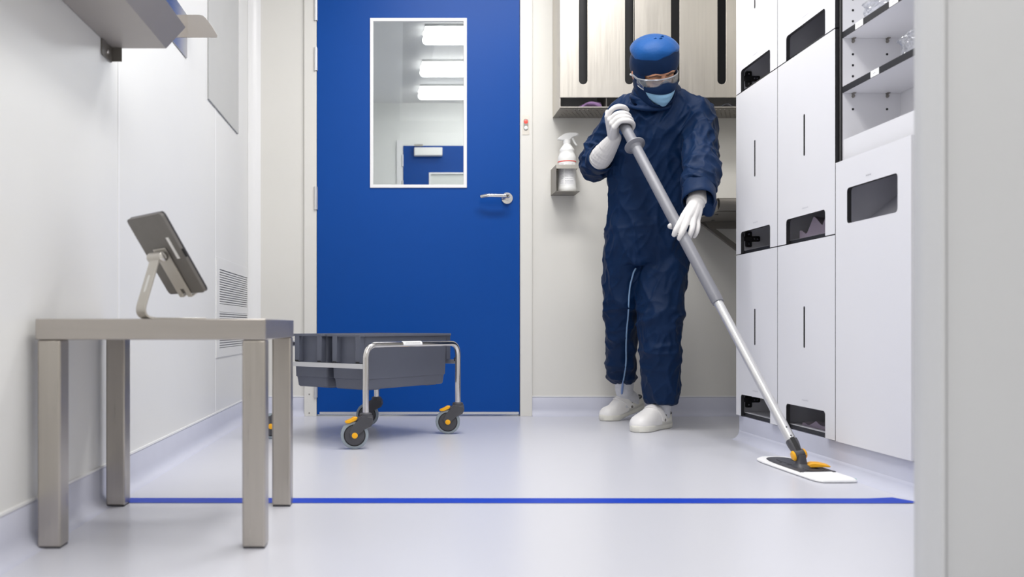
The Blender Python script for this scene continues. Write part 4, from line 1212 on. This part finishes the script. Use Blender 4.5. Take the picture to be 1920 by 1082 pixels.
# cap: dome with top light in its colour, over a dark band
def capshell(zs, name, m, ph, amp):
    bm = B(); n = 48; rings = []
    for z, a, f, b in zs:
        r = hring(z, a, f, b, 0, n)
        rings.append(r)
    loft(bm, rings, cap=False)
    top = bm.faces.new(bm.verts[-n:]) if False else None
    bm.verts.ensure_lookup_table()
    bm.faces.new([bm.verts[len(bm.verts) - n + i] for i in range(n)])
    for v in bm.verts:
        l = HR.inverted() @ (v.co - HC)
        if l.z < .104: v.co += HR @ V((0, 0, (.012 * noise.noise(V((l.x * 28, l.y * 10, 1.5))) + .12 * (l.x) * (1 if l.y < 0 else 0)) * (.104 - l.z) / .017))
        v.co += (v.co - HC).normalized() * (amp * (1 - 2 * abs(noise.noise(l * V((18, 18, 10)).length / 20 * 1.0 + V((ph, 0, 0))))) + amp * .6 * noise.noise(l * 45))
    return obj(name, bm, m, person, angle=180, subsurf=2)
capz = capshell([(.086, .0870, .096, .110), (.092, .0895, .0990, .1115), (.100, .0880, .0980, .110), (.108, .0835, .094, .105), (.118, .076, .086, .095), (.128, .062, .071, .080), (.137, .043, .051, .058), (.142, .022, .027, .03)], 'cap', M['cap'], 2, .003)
bm = B(); n = 48
rings = []
for z, a, f, b in ((.018, .0815, .0895, .105), (.0195, .0855, .0935, .109), (.040, .0905, .0985, .115), (.060, .0925, .1010, .116), (.080, .0915, .1005, .114), (.094, .088, .097, .110), (.104, .081, .090, .102), (.104, .072, .080, .092)):
    r = []
    for i, p in enumerate(hring(z, a, f, b, 0, n)):
        t = 2 * pi * i / n
        r.append(p + HR @ V((0, 0, .018 * max(0, sin(t)) * -2.2 - .004 * cos(t * 2))))
    rings.append(r)
loft(bm, rings, cap=False)
for v in bm.verts:
    l = v.co - HC; v.co += l.normalized() * (.0022 * noise.noise(v.co * 40))
obj('cap_band', bm, M['cloth'], person, angle=180, subsurf=2, label='dark navy cap band')
# knotted gathers on top of the cap
bm = B()
for k, (a, b) in enumerate(((-.014, -.02), (.004, -.030), (.018, -.012))):
    tube(bm, [H(a, b, .138), H(a + .005, b - .004, .1455), H(a + .012, b, .138)], [.004, .0035, .004], 10, sub=4)
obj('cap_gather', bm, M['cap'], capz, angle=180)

# hood wrapped round cheeks, chin and neck with the face left open
bm = B(); n = 144; rows = []
zs = [(.050, .083, .084, .104, .004), (.025, .084, .086, .106, .002), (.0, .084, .088, .106, 0), (-.025, .082, .090, .104, -.004), (-.05, .079, .090, .098, -.008), (-.075, .074, .088, .092, -.012), (-.098, .068, .086, .088, -.014), (-.116, .062, .076, .086, -.008)]
zs2 = []
for p_, q_ in zip(zs[:-1], zs[1:]):
    for k in range(4): zs2.append(tuple(a + (b - a) * k / 4 for a, b in zip(p_, q_)))
zs2.append(zs[-1])
for z, a, f, b, cy in zs2: rows.append(hring(z, a, f, b, cy, n, 1.0))
neck = [tring(1190, 1268, 178, 3.58, .076, 12), tring(1184, 1276, 194, 3.60, .084, 14)]
vv = [[bm.verts.new(p) for p in r] for r in rows]
for a, b in zip(vv[:-1], vv[1:]):
    for i in range(n):
        j = (i + 1) % n
        t = 2 * pi * (i + .5) / n
        c = sum(((HR.inverted() @ (q.co - HC)) for q in (a[i], a[j], b[i], b[j])), V()) / 4
        # open face: from the cap band down to the chin
        if sin(t) < 0 and ((c.x / .060) ** 2 + ((c.z + .042) / .060) ** 2 < 1 or (c.z > -.02 and abs(c.x) < .062 and c.y < -.03)): continue
        bm.faces.new((a[i], a[j], b[j], b[i]))
bmesh.ops.holes_fill(bm, edges=[e for e in bm.edges if all(q in vv[-1] for q in e.verts)], sides=0)
for v in bm.verts: v.co += (v.co - HC).normalized() * .002 * noise.noise(v.co * 40)
loose = [v for v in bm.verts if not v.link_faces]; bmesh.ops.delete(bm, geom=loose, context='VERTS')
for _ in range(8): bmesh.ops.smooth_vert(bm, verts=[v for v in bm.verts if v.is_boundary], factor=.5, use_axis_x=True, use_axis_y=True, use_axis_z=True)
obj('hood', bm, M['cloth'], person, angle=180, subsurf=1, solid=.004)
bm = B(); tube(bm, [H(0, -.006, -.075), H(0, .022, -.105), P(1236, 188, 3.60), P(1234, 206, 3.62)], [.074, .080, .094, .102], 28, sub=5)
me = merged(bm, .006, 5, .5, [M['cloth']], lambda c, n_: .004 * (1 - 2 * abs(noise.noise(c * 18)))); me = shift_mesh(me, person); finish('neck_cover', me, person, 180)

# mask
bm = B(); nx, ny = 25, 17; g = []
for j in range(ny):
    v_ = j / (ny - 1); row = []
    for i in range(nx):
        u_ = i / (nx - 1) * 2 - 1
        z = -.044 - .066 * v_ * (1 - .16 * u_ * u_)
        hw = .066 * (1 - .78 * v_ * v_) ** .5 if v_ < 1 else .066 * .47
        x = u_ * hw
        y = -.108 * (1 - .45 * abs(u_) ** 2.2) - .012 * sin(v_ * pi) * (1 - u_ * u_) + .014 * v_ + .016 * max(0, .2 - v_) * (1 - u_ * u_) * -1
        y += .0014 * sin(v_ * 16 * 1.0) * (1 - abs(u_))
        row.append(bm.verts.new(H(x, y, z)))
    g.append(row)
for j in range(ny - 1):
    for i in range(nx - 1): bm.faces.new((g[j][i], g[j][i + 1], g[j + 1][i + 1], g[j + 1][i]))
obj('face_mask', bm, M['mask'], person, angle=180, solid=.002, subsurf=1, label='light blue face mask')
bm = B(); g = []
for j in range(9):
    v_ = j / 8; row = []
    for i in range(25):
        u_ = i / 12 - 1
        z = .000 - .022 * (1 - math.exp(-(u_ * 3.2) ** 2)) * 1 - (.054 - .022 * (1 - math.exp(-(u_ * 3.2) ** 2))) * v_ + .010 * u_ * u_ * v_
        x = u_ * .072
        y = -.1135 + .052 * abs(u_) ** 2.2 - .006 * sin(v_ * pi) * (1 - u_ * u_) + .012 * (1 - v_) * (1 - abs(u_))
        row.append(bm.verts.new(H(x, y, z)))
    g.append(row)
for j in range(8):
    for i in range(24): bm.faces.new((g[j][i], g[j][i + 1], g[j + 1][i + 1], g[j + 1][i]))
obj('nose_cover', bm, M['cloth'], person, angle=180, solid=.002, subsurf=1)

# goggles: clear wrap-round lens, brow bar, bridge and temples
def gpt(u, z, off=0):
    t = radians(u)
    return H((.083 + off) * sin(t), -.004 - (.100 + off) * cos(t), z - .017)
bm = B(); nu = 41; gg = []
for i in range(nu):
    u = -78 + 156 * i / (nu - 1); a = abs(u)
    zt = .022 - .006 * (a / 78) ** 2; zb = -.030 + .020 * max(0, (a - 40) / 38) + .020 * math.exp(-(u / 10) ** 2)
    gg.append([bm.verts.new(gpt(u, zt + (zb - zt) * k / 6, .003 * sin(pi * k / 6))) for k in range(7)])
for a, b in zip(gg[:-1], gg[1:]):
    for k in range(6): bm.faces.new((a[k], b[k], b[k + 1], a[k + 1]))
lens = obj('goggles', bm, M['goggle'], person, angle=180, solid=.002, label='clear safety goggles')
bm = B()
tube(bm, [gpt(u, .023 - .006 * (abs(u) / 78) ** 2, .001) for u in range(-80, 81, 10)], .0032, 10, sub=3)
tube(bm, [gpt(u, -.030 + .020 * max(0, (abs(u) - 40) / 38) + .020 * math.exp(-(u / 10) ** 2), .001) for u in range(-76, 77, 4)], .0022, 8, sub=2)
for s in (-1, 1):
    tube(bm, [gpt(s * 78, .016), H(s * .087, .010, .004), H(s * .085, .040, -.002)], [.006, .005, .004], 10, flat=((1, 0, 0), .5))
obj('goggle_frame', bm, M['goggle_f'], lens, angle=180)
for s in (-1, 1):
    bm = B(); tube(bm, [H(s * .014, -.0905, .012), H(s * .032, -.0875, .018), H(s * .052, -.070, .012)], [.0030, .0040, .0022], 8); obj('eyebrow', bm, M['brow'], person, angle=180)

# gloves -------------------------------------------------------------
# right hand: fist round the top of the handle
fv = V((0, -1, 0)); fv = (fv - ma * fv.dot(ma)).normalized(); rv = ma.cross(fv).normalized()
if rv.x < 0: rv = -rv
HCn = at_py(228)
def G(phi, R, off): return HCn + ma * off + (-rv * cos(radians(phi)) + fv * sin(radians(phi))) * R
bm = B()
kn = []
for i, (off, rad, ks) in enumerate(((.033, .0106, 1.06), (.0095, .0112, 1.0), (-.0135, .0110, 1.0), (-.0350, .0098, .96))):
    m0 = G(18, .050 * ks, off - .002); kn.append(m0)
    if i == 0: pts = [m0, G(52, .050, off + .006), G(84, .0445, off + .009), G(120, .040, off + .006), G(150, .037, off + .003)]
    else: pts = [m0, G(58, .0425, off + .001), G(95, .0350, off - .002), G(135, .0330, off - .004), G(175, .0325, off - .005), G(215, .0320, off - .005)]
    tube(bm, pts, [rad * 1.08, rad * 1.0, rad * 1.06, rad * .98, rad * .92, rad * .84][:len(pts)], 14, sub=5)
    tube(bm, [WR, WR.lerp(m0, .55) + fv * .003, m0], [.021, .0165, rad * 1.16], 14, sub=4)
tube(bm, [G(-25, .038, -.018), G(-18, .043, .020), G(-2, .041, .050), G(6, .037, .070)], [.016, .0135, .0110, .0092], 14, sub=5)
tube(bm, [WR, G(-22, .036, -.016)], [.021, .017], 14)
ga = P(1130, 291, 3.64)
tube(bm, [WR + (WR - ga).normalized() * .012, WR, WR.lerp(ga, .5), ga, ga + (ga - WR).normalized() * .03], [.027, .0300, .038, .0455, .0455], 20, sub=5)
def gl_folds(wp, wq):
    ax = (wq - wp).normalized(); ln = (wq - wp).length
    def f(c, n):
        t = (c - wp).dot(ax) / ln
        w_ = max(0, min(1, t * 2.2)) if t < .5 else 1
        return .0016 * w_ * (1 - 2 * abs(noise.noise(V((t * 7, c.x * 14, c.z * 14)))))
    return f
me = merged(bm, .0021, 3, .45, [M['glove']], gl_folds(WR, ga)); me = shift_mesh(me, person); finish('glove', me, person, 180, label='white glove gripping the top of the handle')
# left hand: fingers laid over the lower grip
bm = B()
Yh = at_py(425).y
WLh = P(1306, 380, Yh + .10)
fing = [([(1281, 406, .022), (1273, 421, -.024), (1267, 432, -.038), (1264, 440, -.036)], .0100),
        ([(1290, 408, .014), (1284, 425, -.034), (1278, 438, -.046), (1274, 447, -.042)], .0102),
        ([(1300, 411, .020), (1298, 427, -.026), (1294, 439, -.036), (1291, 447, -.030)], .0098),
        ([(1308, 412, .038), (1308, 427, .008), (1305, 437, -.004), (1302, 443, -.002)], .0088)]
for pts, r in fing:
    q = [P(a, b, Yh + c) for a, b, c in pts]
    tube(bm, q, [r * 1.14, r * 1.08, r, r * .90], 14, sub=6)
    tube(bm, [WLh, WLh.lerp(q[0], .55) + V((0, -.004, .002)), q[0]], [.026, .0185, r * 1.22], 14, sub=4)
th_ = [P(1297, 398, Yh + .070), P(1290, 410, Yh + .060), P(1277, 420, Yh + .048), P(1262, 424, Yh + .026), P(1257, 424, Yh + .012)]
tube(bm, th_, [.019, .016, .0125, .0115, .0108], 14, sub=5)
gb = P(1312, 354, Yh + .185)
tube(bm, [WLh + (WLh - gb).normalized() * .01, WLh, WLh.lerp(gb, .5), gb, gb + (gb - WLh).normalized() * .07], [.031, .0375, .043, .049, .049], 20, sub=5)
me = merged(bm, .0021, 3, .45, [M['glove']], gl_folds(WLh, gb)); me = shift_mesh(me, person); finish('glove', me, person, 180, label='white glove laid over the lower grip')

# socks and clogs -----------------------------------------------------
def clog(toe, heel, pitch, name_lbl, ankle, hem):
    d = V((toe.x - heel.x, toe.y - heel.y, 0)); L = d.length; d.normalize()
    s = V((-d.y, d.x, 0)); up = V((0, 0, 1))
    toe0 = V((toe.x, toe.y, 0))
    # local frame: origin under the ball of the foot; rotate by pitch about it
    bq = toe0 - d * (L * .28)
    rot = Matrix.Rotation(radians(pitch), 3, s)
    def K(a, b, c):
        p = d * (a - L * .72) + s * b + up * c       # a from heel 0 to toe L
        if pitch and a < L * .74: 
            w_ = min(1, (L * .74 - a) / (L * .12)); p = p.lerp(rot @ p, w_)
        return bq + p
    hw = lambda a: .050 * L / .27
    k = L / .27
    outl = [(0.00, .000), (.004, .020), (.018, .030), (.06, .032), (.11, .031), (.16, .039), (.20, .046), (.235, .043), (.258, .030), (.270, .010)]
    def outline(m, z, off=0):
        pts = []
        left = [(a * k, b * k * 1.02) for a, b in outl]
        right = [(a * k, -b * k * .95) for a, b in reversed(outl)]
        pl_ = [V((a, b, 0)) for a, b in left + right]
        pl_.append(pl_[0]); cs = catmull(pl_, 3)[:-1]
        c0 = V((L * .5, 0, 0)); out = []
        for p in cs:
            q = V((p.x - m * (p.x - L * .5) / (L * .5), p.y - m * math.copysign(min(1, abs(p.y) / .03), p.y), 0))
            zz = z
            out.append(K(q.x, q.y, zz))
        return out
    bm = B()
    loft(bm, [outline(.006, .000), outline(.001, .004), outline(.000, .020), outline(.001, .026), outline(.006, .029)])
    for v in bm.verts: v.co.z = max(v.co.z, 0.0)
    c = obj('clog', bm, M['sole'], person, angle=50, label=name_lbl)
    # upper: rounded vamp from toe to instep, open at the heel
    bm = B(); rings = []
    for a, w_, h in ((.266, .010, .030), (.258, .028, .048), (.244, .038, .062), (.225, .043, .068), (.20, .0445, .074), (.17, .041, .086), (.145, .0385, .096), (.120, .037, .100), (.112, .036, .100)):
        r = []
        for i in range(21):
            t = pi * i / 20
            cx = cos(t); sx_ = sin(t)
            r.append(K(a * k, math.copysign(abs(cx) ** .75, cx) * w_ * k, .022 * k + (h - .022) * k * sx_ ** .8))
        r2 = [K(a * k, w_ * .9 * k * (1 - 2 * i / 20), .015) for i in range(20, -1, -1)][1:-1]
        rings.append(r)
    vv = [[bm.verts.new(p) for p in r] for r in rings]
    for a, b in zip(vv[:-1], vv[1:]):
        for i in range(20): bm.faces.new((a[i], a[i + 1], b[i + 1], b[i]))
    bm.faces.new(vv[0])
    # low side wall running back to the heel cup
    obj('upper', bm, M['clog'], c, angle=180, solid=.004, subsurf=1)
    bm = B(); rows = []
    path = []
    for (a, b) in [(.150, .0330), (.132, .0330), (.11, .0328), (.06, .0325), (.022, .029), (.006, .018), (0.002, .0)]: path.append((a, b))
    path = path + [(a, -b * .95) for a, b in reversed(path[:-1])]
    pl_ = catmull([V((a * k, b * k, 0)) for a, b in path], 4); m_ = len(pl_)
    lo_, hi_ = [], []
    for i, p in enumerate(pl_):
        e = abs(i / (m_ - 1) * 2 - 1)
        h = (.052 + .014 * (1 - e)) * k if e < .9 else (.052 + .02 * (e - .9) / .1) * k
        lo_.append(bm.verts.new(K(p.x, p.y * 1.0, .022))); hi_.append(bm.verts.new(K(p.x + .004, p.y * .96, h)))
    for i in range(m_ - 1): bm.faces.new((lo_[i], lo_[i + 1], hi_[i + 1], hi_[i]))
    obj('heel_cup', bm, M['sole'], c, angle=180, solid=.005)
    bm = B(); pts = [K(p.x + .004, p.y * .93, ((.053 + .014 * (1 - abs(i / (m_ - 1) * 2 - 1)))) * k) for i, p in enumerate(pl_) if i % 3 == 0 and p.x < .118 * k]
    tube(bm, pts, .0045, 10, sub=3); obj('lining', bm, M['dgrey'], c, angle=180)
    # instep strap
    bm = B(); rings = []
    for i in range(25):
        t = radians(-4 + 188 * i / 24); cx, sx_ = cos(t), sin(t)
        y = math.copysign(abs(cx) ** .8, cx) * .0405 * k; z = .036 * k + .070 * k * max(0, sx_) ** .8 
        a = (.098 + .040 * max(0, sx_) ** 1.1) * k
        hw_ = .016 * k; ny = V((0, cx, sx_))
        o1, o2 = K(a - hw_, y, z - .002), K(a + hw_, y, z - .008 * sx_)
        nn = (s * cx + up * sx_).normalized() * .0022
        rings.append([o1 - nn, o2 - nn, o2 + nn, o1 + nn])
    loft(bm, rings); obj('strap', bm, M['clog'], c, angle=50)
    bm = B()
    for sg in (1, -1):
        q = K(.098 * k, sg * .0425 * k, .041 * k); lathe(bm, q, s * sg, [(-.002, .006), (.0012, .006), (.002, .004), (.002, 0)], 16)
    obj('strap_rivet', bm, M['mid_steel'], c)
    # sock
    bm = B(); a0 = K(.055 * k, 0, .035); a1 = K(.130 * k, 0, .050 * k)
    tube(bm, [hem, hem.lerp(ankle, .6), ankle, K(.058 * k, 0, .060 * k), a0], [.044, .041, .038, .036, .031], 22, sub=5)
    tube(bm, [K(.05 * k, 0, .048), K(.10 * k, 0, .060 * k), a1, K(.20 * k, 0, .042 * k)], [.030, .033, .036, .028], 20, sub=5)
    me = merged(bm, .004, 4, .5, [M['sock']], lambda c_, n_: .002 * (1 - 2 * abs(noise.noise(V((c_.x * 12, c_.y * 12, c_.z * 60))))))
    me = shift_mesh(me, person); finish('sock', me, person, 180)
    return c
t1, h1 = V((.955, 3.565, 0)), V((1.150, 3.755, 0))
clog(t1, h1, 0, 'white clog of the front foot', P(1240, 772, 3.715), P(1239, 745, 3.705))
t2, h2 = V((.918, 4.005, 0)), V((1.150, 4.110, 0))
clog(t2, h2, 16, 'white clog of the trailing foot, heel raised', P(1172, 738, 4.06), P(1169, 706, 4.0))
bm = B(); tube(bm, [P(1168, 716, 3.915), P(1167, 726, 3.965), P(1166, 738, 3.985)], [.003, .0055, .0045], 10, flat=((0, 1, 0), .4)); obj('zip_pull', bm, mat('blue_tape_tab', rgb(120, 146, 196), .6, vary=.03), person, angle=180, label='blue zip tab')
